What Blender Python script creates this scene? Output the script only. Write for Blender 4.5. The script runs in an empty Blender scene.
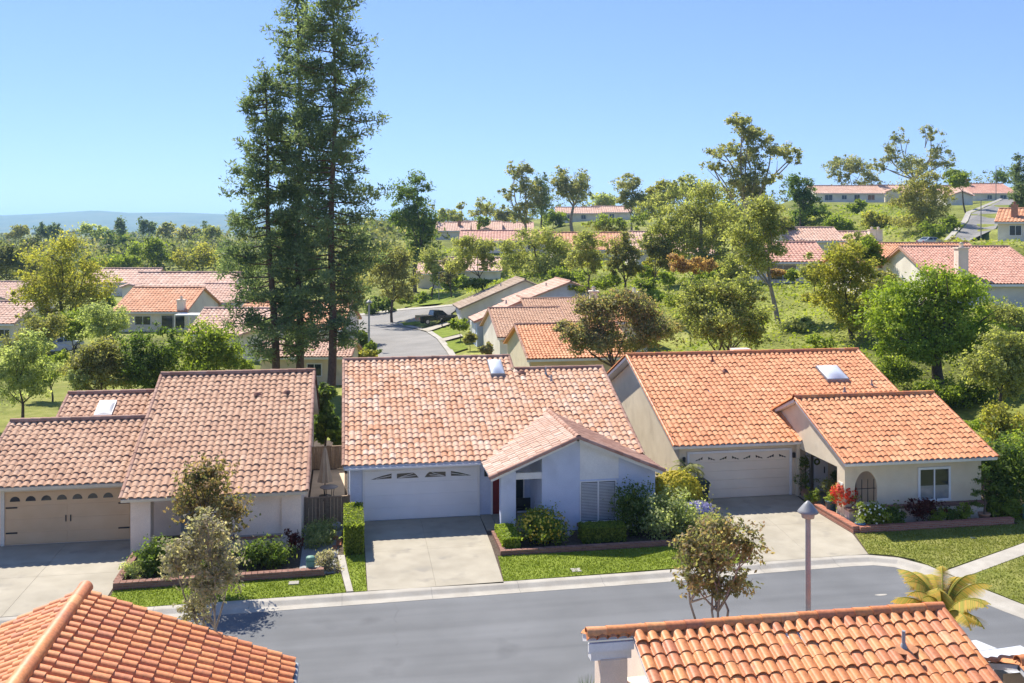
import bpy, math, random
import numpy as np
from mathutils import Vector
random.seed(7); RNG = np.random.default_rng(11)
SC = bpy.context.scene; COL = SC.collection
# ---------------------------------------------------------------- camera model (used to turn surveyed picture points into metres)
F_PX, CAM_H, HOR, VPX = 960.0, 12.45, 230.0, 345.0
YAW = math.atan((512 - VPX) / F_PX); SY, CY = math.sin(YAW), math.cos(YAW)
def ray(px, py, d):
    l = d * (px - 512) / F_PX
    return np.array((d * SY + l * CY, d * CY - l * SY, CAM_H - (py - HOR) * d / F_PX))
def gz(px, py, z=0.0):
    return ray(px, py, F_PX * (CAM_H - z) / (py - HOR))
def gy(px, py, y):
    k = (px - 512) / F_PX
    return ray(px, py, y / (CY - k * SY))
# ---------------------------------------------------------------- mesh building
WORLD = set()
class MB:
    def __init__(s): s.v = []; s.f = {}; s.n = 0
    def add(s, V, F, t=0.5, sm=False):
        V = np.asarray(V, float).reshape(-1, 3); F = np.asarray(F, int)
        if F.ndim == 1: F = F.reshape(1, -1)
        t = np.broadcast_to(np.asarray(t, float), (len(F),))
        s.v.append(V); s.f.setdefault(F.shape[1], []).append((F + s.n, t, np.full(len(F), sm)))
        s.n += len(V); return s
    def poly(s, pts, t=.5): return s.add(pts, [list(range(len(pts)))], t)
    def hexa(s, p, t=.5):   # 8 points: bottom ring, top ring
        return s.add(p, [(3,2,1,0),(4,5,6,7),(0,1,5,4),(1,2,6,5),(2,3,7,6),(3,0,4,7)], t)
    def box(s, x0, x1, y0, y1, z0, z1, t=.5):
        return s.hexa([(x0,y0,z0),(x1,y0,z0),(x1,y1,z0),(x0,y1,z0),(x0,y0,z1),(x1,y0,z1),(x1,y1,z1),(x0,y1,z1)], t)
    def bev(s, x0, x1, y0, y1, z0, z1, b=.02, t=.5):   # box with a chamfered top
        s.box(x0, x1, y0, y1, z0, z1 - b, t)
        return s.hexa([(x0,y0,z1-b),(x1,y0,z1-b),(x1,y1,z1-b),(x0,y1,z1-b),(x0+b,y0+b,z1),(x1-b,y0+b,z1),(x1-b,y1-b,z1),(x0+b,y1-b,z1)], t)
    def extr(s, pts, vec, t=.5):    # closed prism from a planar polygon
        p = np.asarray(pts, float); n = len(p); q = p + np.asarray(vec, float)
        s.add(np.vstack((p, q)), [(i, (i+1) % n, n+(i+1) % n, n+i) for i in range(n)], t)
        s.poly(p[::-1], t); return s.poly(q, t)
    def slab(s, pts, z0, z1, t=.5): return s.extr([(x, y, z0) for x, y in pts], (0, 0, z1 - z0), t)
    def bar(s, p, q, w, h, t=.5):
        p = np.asarray(p, float); q = np.asarray(q, float); d = q - p; d /= np.linalg.norm(d)
        up = np.array((0,0,1.)) if abs(d[2]) < .95 else np.array((0,1.,0)); a = np.cross(d, up); a /= np.linalg.norm(a); b = np.cross(a, d)
        c = [(-a*w - b*h)/2, (a*w - b*h)/2, (a*w + b*h)/2, (-a*w + b*h)/2]
        return s.hexa([p + k for k in c] + [q + k for k in c], t)
    def tube(s, P, R, n=8, t=.5, caps=True):
        P = np.asarray(P, float); m = len(P); R = np.broadcast_to(np.asarray(R, float), (m,))
        T = np.gradient(P, axis=0); T /= np.linalg.norm(T, axis=1)[:, None] + 1e-9
        ref = np.array((1., .13, 0)) if abs(T[:, 2]).mean() > .6 else np.array((0, 0, 1.))
        A = np.cross(T, ref); A /= np.linalg.norm(A, axis=1)[:, None] + 1e-9; B = np.cross(T, A)
        th = np.linspace(0, 2*math.pi, n, endpoint=False)
        V = P[:, None] + R[:, None, None] * (A[:, None] * np.cos(th)[None, :, None] + B[:, None] * np.sin(th)[None, :, None])
        Fq = [(i*n+j, i*n+(j+1) % n, (i+1)*n+(j+1) % n, (i+1)*n+j) for i in range(m-1) for j in range(n)]
        s.add(V.reshape(-1, 3), Fq, t, True)
        if caps: s.poly(V[0][::-1], t); s.poly(V[-1], t)
        return s
    def lathe(s, c, prof, n=16, t=.5, sm=True):
        th = np.linspace(0, 2*math.pi, n, endpoint=False); V = []
        for r, z in prof: V += [(c[0]+r*math.cos(a), c[1]+r*math.sin(a), c[2]+z) for a in th]
        m = len(prof)
        s.add(V, [(i*n+j, i*n+(j+1) % n, (i+1)*n+(j+1) % n, (i+1)*n+j) for i in range(m-1) for j in range(n)], t, sm)
        if prof[0][0] > 1e-3: s.poly(V[:n][::-1], t)
        if prof[-1][0] > 1e-3: s.poly(V[-n:], t)
        return s
    def ell(s, c, r, nu=12, nv=7, t=.5):
        pr = [(max(1e-4, math.sin(math.pi*i/nv)), -math.cos(math.pi*i/nv)) for i in range(nv+1)]
        th = np.linspace(0, 2*math.pi, nu, endpoint=False)
        V = [(c[0]+r[0]*p*math.cos(a), c[1]+r[1]*p*math.sin(a), c[2]+r[2]*z) for p, z in pr for a in th]
        return s.add(V, [(i*nu+j, i*nu+(j+1) % nu, (i+1)*nu+(j+1) % nu, (i+1)*nu+j) for i in range(nv) for j in range(nu)], t, True)
    def build(s, name, mat, parent=None, off=None):
        V = np.vstack(s.v); rt = parent
        while rt is not None and rt.parent is not None: rt = rt.parent
        if rt is not None and rt.name in WORLD: V = V - np.array(rt.location)   # parts drawn in street coordinates
        me = bpy.data.meshes.new(name); L, T, S, C = [], [], [], []
        for k in s.f:
            for f, t, sm in s.f[k]: L.append(f.ravel()); T.append(t); S.append(sm); C.append(np.full(len(f), k))
        L = np.concatenate(L); T = np.concatenate(T); S = np.concatenate(S); C = np.concatenate(C)
        me.vertices.add(len(V)); me.vertices.foreach_set('co', V.ravel().astype(np.float32))
        me.loops.add(len(L)); me.loops.foreach_set('vertex_index', L.astype(np.int32))
        st = np.concatenate(([0], np.cumsum(C)[:-1]))
        me.polygons.add(len(C)); me.polygons.foreach_set('loop_start', st.astype(np.int32))
        me.polygons.foreach_set('loop_total', C.astype(np.int32))
        me.polygons.foreach_set('use_smooth', S.astype(bool))
        a = me.attributes.new('tint', 'FLOAT', 'FACE'); a.data.foreach_set('value', T.astype(np.float32))
        me.update(calc_edges=True); me.validate()
        o = bpy.data.objects.new(name, me); COL.objects.link(o)
        if mat: me.materials.append(mat)
        if parent: o.parent = parent
        return o
def tag(o, label, cat, group=None):
    o['label'] = label; o['category'] = cat
    if group: o['group'] = group
    return o
def thing(name, label, cat, loc=(0,0,0), rz=0, group=None, world=False):
    o = bpy.data.objects.new(name, None); COL.objects.link(o); o.empty_display_size = .3
    o.location = tuple(float(q) for q in loc); o.rotation_euler = (0, 0, rz)
    if world: WORLD.add(o.name)
    return tag(o, label, cat, group)
def structure(name, mb, mat):
    o = mb.build(name, mat); o['kind'] = 'structure'; return o
def copy_thing(o, loc, label, rz=None, parent=None):
    c = o.copy(); COL.objects.link(c)
    if parent: c.parent = parent
    else:
        c.location = tuple(loc); c['label'] = label
        if rz is not None: c.rotation_euler = (0, 0, rz)
    for k in [q for q in bpy.data.objects if q.parent == o and q != c]: copy_thing(k, None, None, None, c)
    return c
# ---------------------------------------------------------------- materials
def _n(nt, typ, **kw):
    n = nt.nodes.new(typ)
    for k, v in kw.items(): setattr(n, k, v)
    return n
def mat(name, stops, rough=.8, attr=False, nscale=3.0, ndetail=4, var=0.0, vscale=.6, bump=0.0, bscale=60, spec=.3, metal=0, leaf=0.0, wave=None, fine=0.0, fscale=40, stain=None, sscale=1.2, sthr=.6, streak=0.0):
    m = bpy.data.materials.new(name); m.use_nodes = True; nt = m.node_tree; b = nt.nodes['Principled BSDF']; out = nt.nodes['Material Output']
    lk = nt.links.new; tc = _n(nt, 'ShaderNodeTexCoord')
    rp = _n(nt, 'ShaderNodeValToRGB'); el = rp.color_ramp.elements
    pos = [s for s in stops]
    if not (len(pos[0]) == 2 and hasattr(pos[0][1], '__len__')): pos = [(i / max(1, len(stops)-1), c) for i, c in enumerate(stops)]
    while len(el) > 1: el.remove(el[-1])
    el[0].position = pos[0][0]; el[0].color = (*pos[0][1], 1)
    for p, c in pos[1:]: e = el.new(p); e.color = (*c, 1)
    if attr:
        at = _n(nt, 'ShaderNodeAttribute', attribute_name='tint'); lk(at.outputs['Fac'], rp.inputs[0])
    else:
        nz = _n(nt, 'ShaderNodeTexNoise'); nz.inputs['Scale'].default_value = nscale; nz.inputs['Detail'].default_value = ndetail
        mr = _n(nt, 'ShaderNodeMapRange'); mr.inputs[1].default_value = .3; mr.inputs[2].default_value = .7
        lk(tc.outputs['Object'], nz.inputs['Vector']); lk(nz.outputs['Fac'], mr.inputs[0]); lk(mr.outputs[0], rp.inputs[0])
    colr = rp.outputs[0]
    def vary(colr, scale, amt, det=3):
        nz = _n(nt, 'ShaderNodeTexNoise'); nz.inputs['Scale'].default_value = scale; nz.inputs['Detail'].default_value = det
        lk(tc.outputs['Object'], nz.inputs['Vector'])
        mr = _n(nt, 'ShaderNodeMapRange'); mr.inputs[1].default_value = .3; mr.inputs[2].default_value = .7; mr.inputs[3].default_value = 1-amt; mr.inputs[4].default_value = 1+amt
        lk(nz.outputs['Fac'], mr.inputs[0])
        mx = _n(nt, 'ShaderNodeVectorMath', operation='SCALE'); lk(colr, mx.inputs[0]); lk(mr.outputs[0], mx.inputs['Scale']); return mx.outputs[0]
    if var: colr = vary(colr, vscale, var)
    if fine: colr = vary(colr, fscale, fine, 2)
    if streak:
        mp = _n(nt, 'ShaderNodeMapping'); mp.inputs['Scale'].default_value = (.06, 1.3, 1); lk(tc.outputs['Object'], mp.inputs[0])
        nz = _n(nt, 'ShaderNodeTexNoise'); nz.inputs['Scale'].default_value = 1; nz.inputs['Detail'].default_value = 5; lk(mp.outputs[0], nz.inputs['Vector'])
        mr = _n(nt, 'ShaderNodeMapRange'); mr.inputs[1].default_value = .3; mr.inputs[2].default_value = .7; mr.inputs[3].default_value = 1-streak; mr.inputs[4].default_value = 1+streak; lk(nz.outputs['Fac'], mr.inputs[0])
        mx = _n(nt, 'ShaderNodeVectorMath', operation='SCALE'); lk(colr, mx.inputs[0]); lk(mr.outputs[0], mx.inputs['Scale']); colr = mx.outputs[0]
    if stain:
        nz = _n(nt, 'ShaderNodeTexNoise'); nz.inputs['Scale'].default_value = sscale; nz.inputs['Detail'].default_value = 5
        lk(tc.outputs['Object'], nz.inputs['Vector'])
        mr = _n(nt, 'ShaderNodeMapRange'); mr.inputs[1].default_value = sthr; mr.inputs[2].default_value = sthr+.12
        lk(nz.outputs['Fac'], mr.inputs[0])
        mx = _n(nt, 'ShaderNodeMix', data_type='RGBA'); lk(mr.outputs[0], mx.inputs[0]); lk(colr, mx.inputs[6]); mx.inputs[7].default_value = (*stain, 1); colr = mx.outputs[2]
    lk(colr, b.inputs['Base Color'])
    b.inputs['Roughness'].default_value = rough; b.inputs['Metallic'].default_value = metal
    b.inputs['Specular IOR Level'].default_value = spec
    if bump or wave:
        bp = _n(nt, 'ShaderNodeBump'); bp.inputs['Strength'].default_value = bump or .6
        if wave:
            wv = _n(nt, 'ShaderNodeTexWave', bands_direction=wave[0]); wv.inputs['Scale'].default_value = wave[1]; bp.inputs['Distance'].default_value = wave[2]
            lk(tc.outputs['Object'], wv.inputs['Vector']); lk(wv.outputs['Fac'], bp.inputs['Height'])
        else:
            nz = _n(nt, 'ShaderNodeTexNoise'); nz.inputs['Scale'].default_value = bscale; nz.inputs['Detail'].default_value = 3
            bp.inputs['Distance'].default_value = .02
            lk(tc.outputs['Object'], nz.inputs['Vector']); lk(nz.outputs['Fac'], bp.inputs['Height'])
        lk(bp.outputs[0], b.inputs['Normal'])
    if leaf:
        tr = _n(nt, 'ShaderNodeBsdfTranslucent'); mx = _n(nt, 'ShaderNodeMixShader'); mx.inputs[0].default_value = leaf
        sc = _n(nt, 'ShaderNodeVectorMath', operation='MULTIPLY'); sc.inputs[1].default_value = (1.5, 1.55, .75); lk(colr, sc.inputs[0])
        lk(sc.outputs[0], tr.inputs[0]); lk(b.outputs[0], mx.inputs[1]); lk(tr.outputs[0], mx.inputs[2]); lk(mx.outputs[0], out.inputs['Surface'])
    return m
def brickmat(name, c1, c2, mortar, bw=.22, bh=.075):
    m = bpy.data.materials.new(name); m.use_nodes = True; nt = m.node_tree; b = nt.nodes['Principled BSDF']; lk = nt.links.new
    tc = _n(nt, 'ShaderNodeTexCoord'); sp = _n(nt, 'ShaderNodeSeparateXYZ'); cb = _n(nt, 'ShaderNodeCombineXYZ'); ad = _n(nt, 'ShaderNodeMath', operation='ADD')
    lk(tc.outputs['Object'], sp.inputs[0]); lk(sp.outputs[0], ad.inputs[0]); lk(sp.outputs[1], ad.inputs[1]); lk(ad.outputs[0], cb.inputs[0]); lk(sp.outputs[2], cb.inputs[1])
    br = _n(nt, 'ShaderNodeTexBrick'); br.inputs['Scale'].default_value = 1; br.inputs['Brick Width'].default_value = bw; br.inputs['Row Height'].default_value = bh; br.inputs['Mortar Size'].default_value = .008
    br.inputs['Color1'].default_value = (*c1, 1); br.inputs['Color2'].default_value = (*c2, 1); br.inputs['Mortar'].default_value = (*mortar, 1)
    lk(cb.outputs[0], br.inputs['Vector']); lk(br.outputs['Color'], b.inputs['Base Color']); b.inputs['Roughness'].default_value = .9; b.inputs['Specular IOR Level'].default_value = .2
    bp = _n(nt, 'ShaderNodeBump'); bp.inputs['Strength'].default_value = .5; bp.inputs['Distance'].default_value = .01; lk(br.outputs['Fac'], bp.inputs['Height']); bp.invert = True; lk(bp.outputs[0], b.inputs['Normal'])
    return m
M = {}
# roof tiles: one colour per tile through the face attribute
M['tile_pale'] = mat('tile_pale', [(0,(.54,.25,.13)),(.25,(.585,.305,.175)),(.55,(.61,.355,.225)),(.82,(.635,.41,.285)),(1,(.67,.50,.38))], .75, True, fine=.2, fscale=9, bump=.15, bscale=90, stain=(.38,.30,.24), sscale=2.5, sthr=.64)
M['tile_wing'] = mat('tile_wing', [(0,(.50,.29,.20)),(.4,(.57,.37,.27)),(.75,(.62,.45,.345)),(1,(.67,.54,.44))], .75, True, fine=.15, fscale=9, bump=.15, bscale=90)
M['tile_orange'] = mat('tile_orange', [(0,(.54,.20,.085)),(.35,(.61,.25,.11)),(.7,(.65,.30,.14)),(1,(.69,.38,.20))], .7, True, fine=.14, fscale=9, bump=.12, bscale=90, stain=(.50,.25,.14), sscale=1.1, sthr=.66)
M['tile_rose'] = mat('tile_rose', [(0,(.43,.235,.145)),(.4,(.49,.285,.18)),(.75,(.53,.32,.205)),(1,(.57,.37,.255))], .78, True, fine=.14, fscale=9, bump=.15, bscale=90, stain=(.36,.23,.18), sscale=1.6, sthr=.64)
M['tile_clay'] = mat('tile_clay', [(0,(.47,.165,.08)),(.3,(.57,.20,.075)),(.65,(.63,.24,.08)),(.9,(.67,.28,.105)),(1,(.69,.36,.19))], .5, True, fine=.18, fscale=14, bump=.12, bscale=60, spec=.4, stain=(.36,.17,.11), sscale=3, sthr=.66)
M['tile_pink'] = mat('tile_pink', [(0,(.52,.30,.21)),(.5,(.60,.38,.28)),(1,(.66,.46,.36))], .8, True, fine=.15, fscale=3)
M['tile_red'] = mat('tile_red', [(0,(.50,.25,.175)),(.5,(.57,.30,.22)),(1,(.62,.37,.28))], .8, True, fine=.15, fscale=3)
M['tile_far_orange'] = mat('tile_far_orange', [(0,(.55,.24,.12)),(.5,(.62,.30,.16)),(1,(.66,.38,.23))], .8, True, fine=.15, fscale=3)
M['tile_tan'] = mat('tile_tan', [(0,(.28,.19,.13)),(.5,(.36,.26,.18)),(1,(.42,.32,.24))], .8, True, fine=.15, fscale=3)
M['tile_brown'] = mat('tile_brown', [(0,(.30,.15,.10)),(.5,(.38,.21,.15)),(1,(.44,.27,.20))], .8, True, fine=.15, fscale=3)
M['mortar'] = mat('mortar', [(.16,.07,.055),(.24,.11,.08)], .9)
M['stucco_white'] = mat('stucco_white', [(.50,.555,.69),(.57,.625,.755)], .9, nscale=1.5, var=.06, vscale=.5, fine=.06, fscale=30, bump=.5, bscale=45, stain=(.47,.52,.64), sscale=.8, sthr=.58)
M['stucco_cream'] = mat('stucco_cream', [(.67,.565,.41),(.75,.645,.48)], .9, nscale=1.5, var=.07, vscale=.5, fine=.06, fscale=30, bump=.5, bscale=45, stain=(.60,.505,.37), sscale=.8, sthr=.58)
M['stucco_pinkish'] = mat('stucco_pinkish', [(.79,.645,.52),(.86,.72,.59)], .9, nscale=1.5, var=.06, vscale=.5, fine=.06, fscale=30, bump=.5, bscale=45, stain=(.71,.58,.465), sscale=.8, sthr=.58)
M['stucco_far'] = mat('stucco_far', [(.70,.63,.53),(.79,.73,.63)], .9, nscale=.6, var=.08, vscale=.3)
M['trim'] = mat('trim', [(.68,.68,.68),(.76,.76,.75)], .6, nscale=2, fine=.04, fscale=20)
M['trim_cream'] = mat('trim_cream', [(.60,.55,.46),(.68,.62,.53)], .6, nscale=2, fine=.04, fscale=20)
M['door_white'] = mat('door_white', [(.72,.73,.74),(.78,.79,.80)], .5, nscale=1, var=.04)
M['door_tan'] = mat('door_tan', [(.60,.405,.235),(.66,.46,.28)], .55, nscale=1, var=.05)
M['door_cream'] = mat('door_cream', [(.70,.605,.475),(.76,.67,.535)], .55, nscale=1, var=.04)
M['door_red'] = mat('door_red', [(.16,.02,.02),(.22,.03,.025)], .45)
M['glass'] = mat('glass', [(.018,.024,.03),(.035,.045,.055)], .06, nscale=.8, spec=.6)
M['glass_curtain'] = mat('glass_curtain', [(.20,.21,.22),(.27,.28,.29)], .12, nscale=3, spec=.6)
M['blind'] = mat('blind', [(.42,.44,.46),(.5,.51,.53)], .6)
M['iron'] = mat('iron', [(.02,.02,.02),(.04,.04,.04)], .5)
M['dome'] = mat('dome', [(.66,.70,.74),(.78,.81,.84)], .25, nscale=2, spec=.5)
M['skylight_white'] = mat('skylight_white', [(.33,.34,.36),(.40,.41,.43)], .35)
M['dry_yard'] = mat('dry_yard', [(.20,.17,.13),(.28,.25,.20)], .95, nscale=.8, fine=.2)
M['metal_grey'] = mat('metal_grey', [(.20,.19,.20),(.27,.26,.27)], .5, metal=.2, fine=.1)
M['lamp_brown'] = mat('lamp_brown', [(.26,.285,.305),(.33,.355,.375)], .6, fine=.08)
M['lamp_shade'] = mat('lamp_shade', [(.20,.205,.215),(.27,.275,.285)], .45)
M['concrete'] = mat('concrete', [(.315,.28,.215),(.385,.345,.27)], .9, nscale=1.2, var=.10, vscale=.35, fine=.10, fscale=40, bump=.2, bscale=120, stain=(.27,.245,.20), sscale=.9, sthr=.58)
M['kerb'] = mat('kerb', [(.34,.31,.26),(.42,.39,.335)], .9, nscale=1.6, var=.10, vscale=.5, fine=.10, fscale=40, stain=(.34,.31,.27), sscale=1.2, sthr=.62)
M['asphalt'] = mat('asphalt', [(.130,.134,.138),(.158,.162,.167)], .9, nscale=.5, var=.10, vscale=.18, fine=.16, fscale=50, bump=.3, bscale=160, stain=(.112,.115,.119), sscale=.5, sthr=.6, streak=.12)
M['road_seal'] = mat('road_seal', [(.125,.127,.13),(.14,.142,.145)], .85)
M['asphalt_old'] = mat('asphalt_old', [(.19,.18,.165),(.25,.235,.215)], .9, nscale=.3, var=.10, vscale=.1, fine=.1, fscale=6)
M['brick'] = brickmat('brick', (.36,.13,.08), (.46,.19,.12), (.36,.31,.27))
M['brick_dark'] = brickmat('brick_dark', (.22,.11,.08), (.30,.16,.12), (.24,.20,.17))
M['soil'] = mat('soil', [(.06,.045,.032),(.11,.08,.06)], 1, nscale=8, fine=.3, fscale=25, bump=.6, bscale=30)
M['gravel'] = mat('gravel', [(.22,.21,.20),(.42,.41,.40)], .95, nscale=22, ndetail=2, bump=1, bscale=25)
M['stone'] = mat('stone', [(.30,.29,.29),(.48,.47,.46)], .9, nscale=4, bump=.5, bscale=12)
M['wood_fence'] = mat('wood_fence', [(.25,.17,.11),(.36,.26,.17)], .85, True, fine=.15, fscale=12)
M['patio'] = mat('patio', [(.50,.40,.28),(.60,.48,.34)], .9, nscale=1, var=.08, fine=.08)
M['lawn'] = mat('lawn', [(.125,.165,.02),(.165,.21,.028),(.205,.245,.04)], 1, nscale=1.3, var=.15, vscale=.5, fine=.35, fscale=28, bump=.8, bscale=40, spec=.1)
M['lawn_dry'] = mat('lawn_dry', [(.15,.17,.035),(.20,.21,.05),(.25,.245,.075)], 1, nscale=1.1, var=.15, vscale=.5, fine=.35, fscale=28, bump=.8, bscale=40, spec=.1)
M['blade'] = mat('blade', [(.14,.18,.022),(.17,.215,.03),(.20,.245,.04)], .8, True, leaf=.35, spec=.2)
M['blade_dry'] = mat('blade_dry', [(.155,.18,.035),(.205,.22,.05),(.26,.26,.08)], .8, True, leaf=.35, spec=.2)
M['terrain'] = mat('terrain', [(.10,.11,.03),(.16,.175,.04),(.215,.23,.055),(.27,.265,.09)], 1, nscale=.06, ndetail=6, var=.25, vscale=.35, fine=.3, fscale=3, spec=.1)
M['bark'] = mat('bark', [(.07,.05,.038),(.14,.105,.08)], .95, nscale=6, bump=.8, bscale=12)
M['bark_pale'] = mat('bark_pale', [(.20,.17,.14),(.34,.30,.26)], .9, nscale=3, bump=.4, bscale=12)
M['bark_red'] = mat('bark_red', [(.10,.06,.045),(.17,.11,.08)], .95, nscale=5, bump=.8, bscale=10)
def lf(name, *st, tr=.58): M[name] = mat(name, list(st), .62, True, leaf=tr, spec=.25)
lf('pine', (0.078,0.114,0.071), (0.129,0.174,0.108), (0.190,0.240,0.140), (0.258,0.300,0.168), tr=.5)
lf('dark', (0.045,0.074,0.022), (0.088,0.140,0.033), (0.152,0.207,0.048), (0.253,0.278,0.074))
lf('green', (0.094,0.134,0.025), (0.169,0.223,0.035), (0.263,0.317,0.055), (0.375,0.403,0.088))
lf('bright', (0.125,0.179,0.021), (0.215,0.286,0.031), (0.305,0.386,0.048), (0.450,0.487,0.098), tr=.45)
lf('yellow', (0.153,0.168,0.041), (0.267,0.276,0.060), (0.391,0.353,0.081), (0.486,0.433,0.140))
lf('olive', (0.109,0.121,0.046), (0.204,0.209,0.078), (0.314,0.296,0.117), (0.458,0.396,0.173))
lf('grey', (0.152,0.197,0.092), (0.280,0.324,0.157), (0.432,0.463,0.221), (0.600,0.600,0.332))
lf('willow', (0.145,0.169,0.062), (0.268,0.290,0.101), (0.389,0.388,0.152), (0.528,0.499,0.223))
lf('euc', (0.110,0.137,0.062), (0.218,0.238,0.101), (0.342,0.326,0.152), (0.491,0.426,0.223))
lf('bronze', (0.063,0.078,0.040), (0.119,0.128,0.054), (0.219,0.189,0.094), (0.364,0.231,0.133), (0.432,0.343,0.218))
lf('pale', (0.128,0.127,0.098), (0.235,0.226,0.176), (0.331,0.308,0.247), (0.427,0.363,0.306), (0.469,0.352,0.273))
lf('rusty', (0.101,0.116,0.061), (0.171,0.184,0.095), (0.253,0.239,0.135), (0.355,0.258,0.163), (0.455,0.270,0.163))
lf('burgundy', (.05,.012,.014), (.10,.022,.022), (.15,.05,.04))
lf('brownish', (0.253,0.163,0.083), (0.405,0.256,0.130), (0.532,0.348,0.185))
lf('flower_yellow', (.50,.36,.03), (.62,.46,.04), (.70,.58,.12), tr=.2)
lf('flower_gold', (.42,.33,.02), (.56,.46,.03), (.62,.54,.06), tr=.2)
lf('flower_red', (.50,.025,.012), (.62,.05,.02), (.66,.12,.05), tr=.2)
lf('flower_white', (.62,.62,.58), (.75,.75,.72), tr=.2)
lf('flower_violet', (.22,.20,.42), (.34,.32,.58), (.42,.40,.66), tr=.2)
lf('palm', (0.156,0.200,0.027), (0.265,0.299,0.045), (0.391,0.379,0.072), (0.538,0.399,0.081), (0.586,0.379,0.090), tr=.45)
lf('cover', (0.133,0.184,0.025), (0.222,0.279,0.035), (0.325,0.366,0.053), (0.443,0.447,0.092), tr=.4)
lf('woods', (0.065,0.087,0.046), (0.111,0.131,0.062), (0.186,0.193,0.090), (0.279,0.245,0.135))
M['pot_teal'] = mat('pot_teal', [(.03,.08,.10),(.05,.11,.13)], .3)
M['pot_clay'] = mat('pot_clay', [(.36,.20,.13),(.45,.27,.19)], .8)
M['pot_blue'] = mat('pot_blue', [(.05,.13,.32),(.08,.18,.40)], .3)
M['bin_green'] = mat('bin_green', [(.018,.035,.032),(.03,.05,.045)], .5)
M['box_green'] = mat('box_green', [(.12,.25,.19),(.16,.30,.23)], .55)
M['cloth'] = mat('cloth', [(.40,.32,.24),(.50,.41,.31)], .95, nscale=2)
M['car_white'] = mat('car_white', [(.55,.56,.58),(.60,.61,.63)], .22, spec=.5)
M['car_black'] = mat('car_black', [(.008,.011,.018),(.013,.017,.026)], .15, spec=.5)
M['car_silver'] = mat('car_silver', [(.40,.44,.50),(.45,.49,.55)], .25, spec=.5)
M['rubber'] = mat('rubber', [(.015,.015,.015),(.03,.03,.03)], .85)
M['rim'] = mat('rim', [(.35,.35,.36),(.45,.45,.46)], .35, metal=.7)
M['headlight'] = mat('headlight', [(.6,.6,.6),(.7,.7,.7)], .1, spec=.6)
M['taillight'] = mat('taillight', [(.35,.02,.02),(.4,.03,.03)], .2, spec=.5)
M['hills'] = mat('hills', [(.05,.07,.03),(.09,.11,.045),(.14,.14,.07)], 1, nscale=.003, ndetail=8, spec=.05)
# ---------------------------------------------------------------- roof tiles
def lowfreq(x, y, s):
    return .5 + .25*np.sin(1.3*x + 2.1*np.sin(.7*y + s) + s) + .25*np.sin(1.7*y + 1.6*np.sin(.9*x - s))
def tiles(mb, O, u, w, W, L, cw=.28, rl=.36, seg=8, hump=.07, lift=.032, patch=.35, keep=None):
    O, u, w = (np.asarray(q, float) for q in (O, u, w)); u = u/np.linalg.norm(u); w = w/np.linalg.norm(w); n = np.cross(u, w)
    if n[2] < 0: n = -n
    nc = max(1, round(W/cw)); cw = W/nc; nr = max(1, round(L/rl)); rl = L/nr
    t = np.linspace(0, 1, seg+1); h = hump*np.sqrt(np.clip(1 - ((t-.47)/.40)**2, 0, 1))
    I, J = np.meshgrid(np.arange(nr), np.arange(nc), indexing='ij'); I = I.ravel(); J = J.ravel(); K = len(I)
    if keep is not None:
        P = O + u*((J+.5)*cw)[:, None] + w*((I+.5)*rl)[:, None]; k = keep(P); I = I[k]; J = J[k]; K = len(I)
    jit = RNG.normal(0, .008, (K, 2))+.006*np.sin(J*.9+2*np.sin(I*.7))[:, None]
    base = O + u*(J*cw)[:, None] + w*(I*rl + jit[:, 0])[:, None] + n*(jit[:, 1]*.8)[:, None]
    prof = u[None]*(t*cw)[:, None] + n[None]*h[:, None]
    A = prof + n*lift; B = prof + w*(rl*1.14); C = prof + n*(lift-.03) + w*.004
    V = base[:, None] + np.concatenate((C, A, A, B))[None]
    m = seg+1; f = []
    for i in range(seg): f.append((i, i+1, m+i+1, m+i))
    for i in range(seg): f.append((2*m+i, 2*m+i+1, 3*m+i+1, 3*m+i))
    Fq = (np.arange(K)*4*m)[:, None, None] + np.array(f)[None]
    tint = np.clip((1-patch)*RNG.beta(1.6, 1.6, K) + patch*lowfreq(J*cw*.9, I*rl*.9, O[0]), 0, 1)
    mb.add(V.reshape(-1, 3), Fq.reshape(-1, 4), np.repeat(tint, 2*seg), True)
def caps(mb, p, q, r=.125, ln=.40, seg=8, drop=.5):
    p = np.asarray(p, float); q = np.asarray(q, float); d = q-p; L = np.linalg.norm(d); d /= L
    a = np.cross(d, (0, 0, 1.)); a /= np.linalg.norm(a); b = np.cross(a, d)
    n = max(1, round(L/ln)); th = np.linspace(-drop*.35, math.pi+drop*.35, seg+1)
    for i in range(n):
        o = p + d*(L*i/n) + b*RNG.normal(0, .004); e = p + d*(L*(i+1)/n + .03)
        r0 = r*1.06; r1 = r*.94
        R0 = [o + a*r0*math.cos(x) + b*r0*math.sin(x) for x in th]; R1 = [e + a*r1*math.cos(x) + b*r1*math.sin(x) for x in th]
        Ri = [o + a*r0*.86*math.cos(x) + b*r0*.86*math.sin(x) for x in th]
        m = seg+1; tt = float(RNG.beta(1.6, 1.6))
        mb.add(R0+R1, [(j, j+1, m+j+1, m+j) for j in range(seg)], tt, True)
        mb.add(Ri+R0, [(j, j+1, m+j+1, m+j) for j in range(seg)], tt*.6)
    return mb
def deck(mb, O, u, w, W, L, th=.13, sink=.01):
    O, u, w = (np.asarray(q, float) for q in (O, u, w)); u = u/np.linalg.norm(u); w = w/np.linalg.norm(w); n = np.cross(u, w)
    if n[2] < 0: n = -n
    a = O - n*sink; q = [a, a+u*W, a+u*W+w*L, a+w*L]
    return mb.hexa([k - n*th for k in q] + q)
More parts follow.
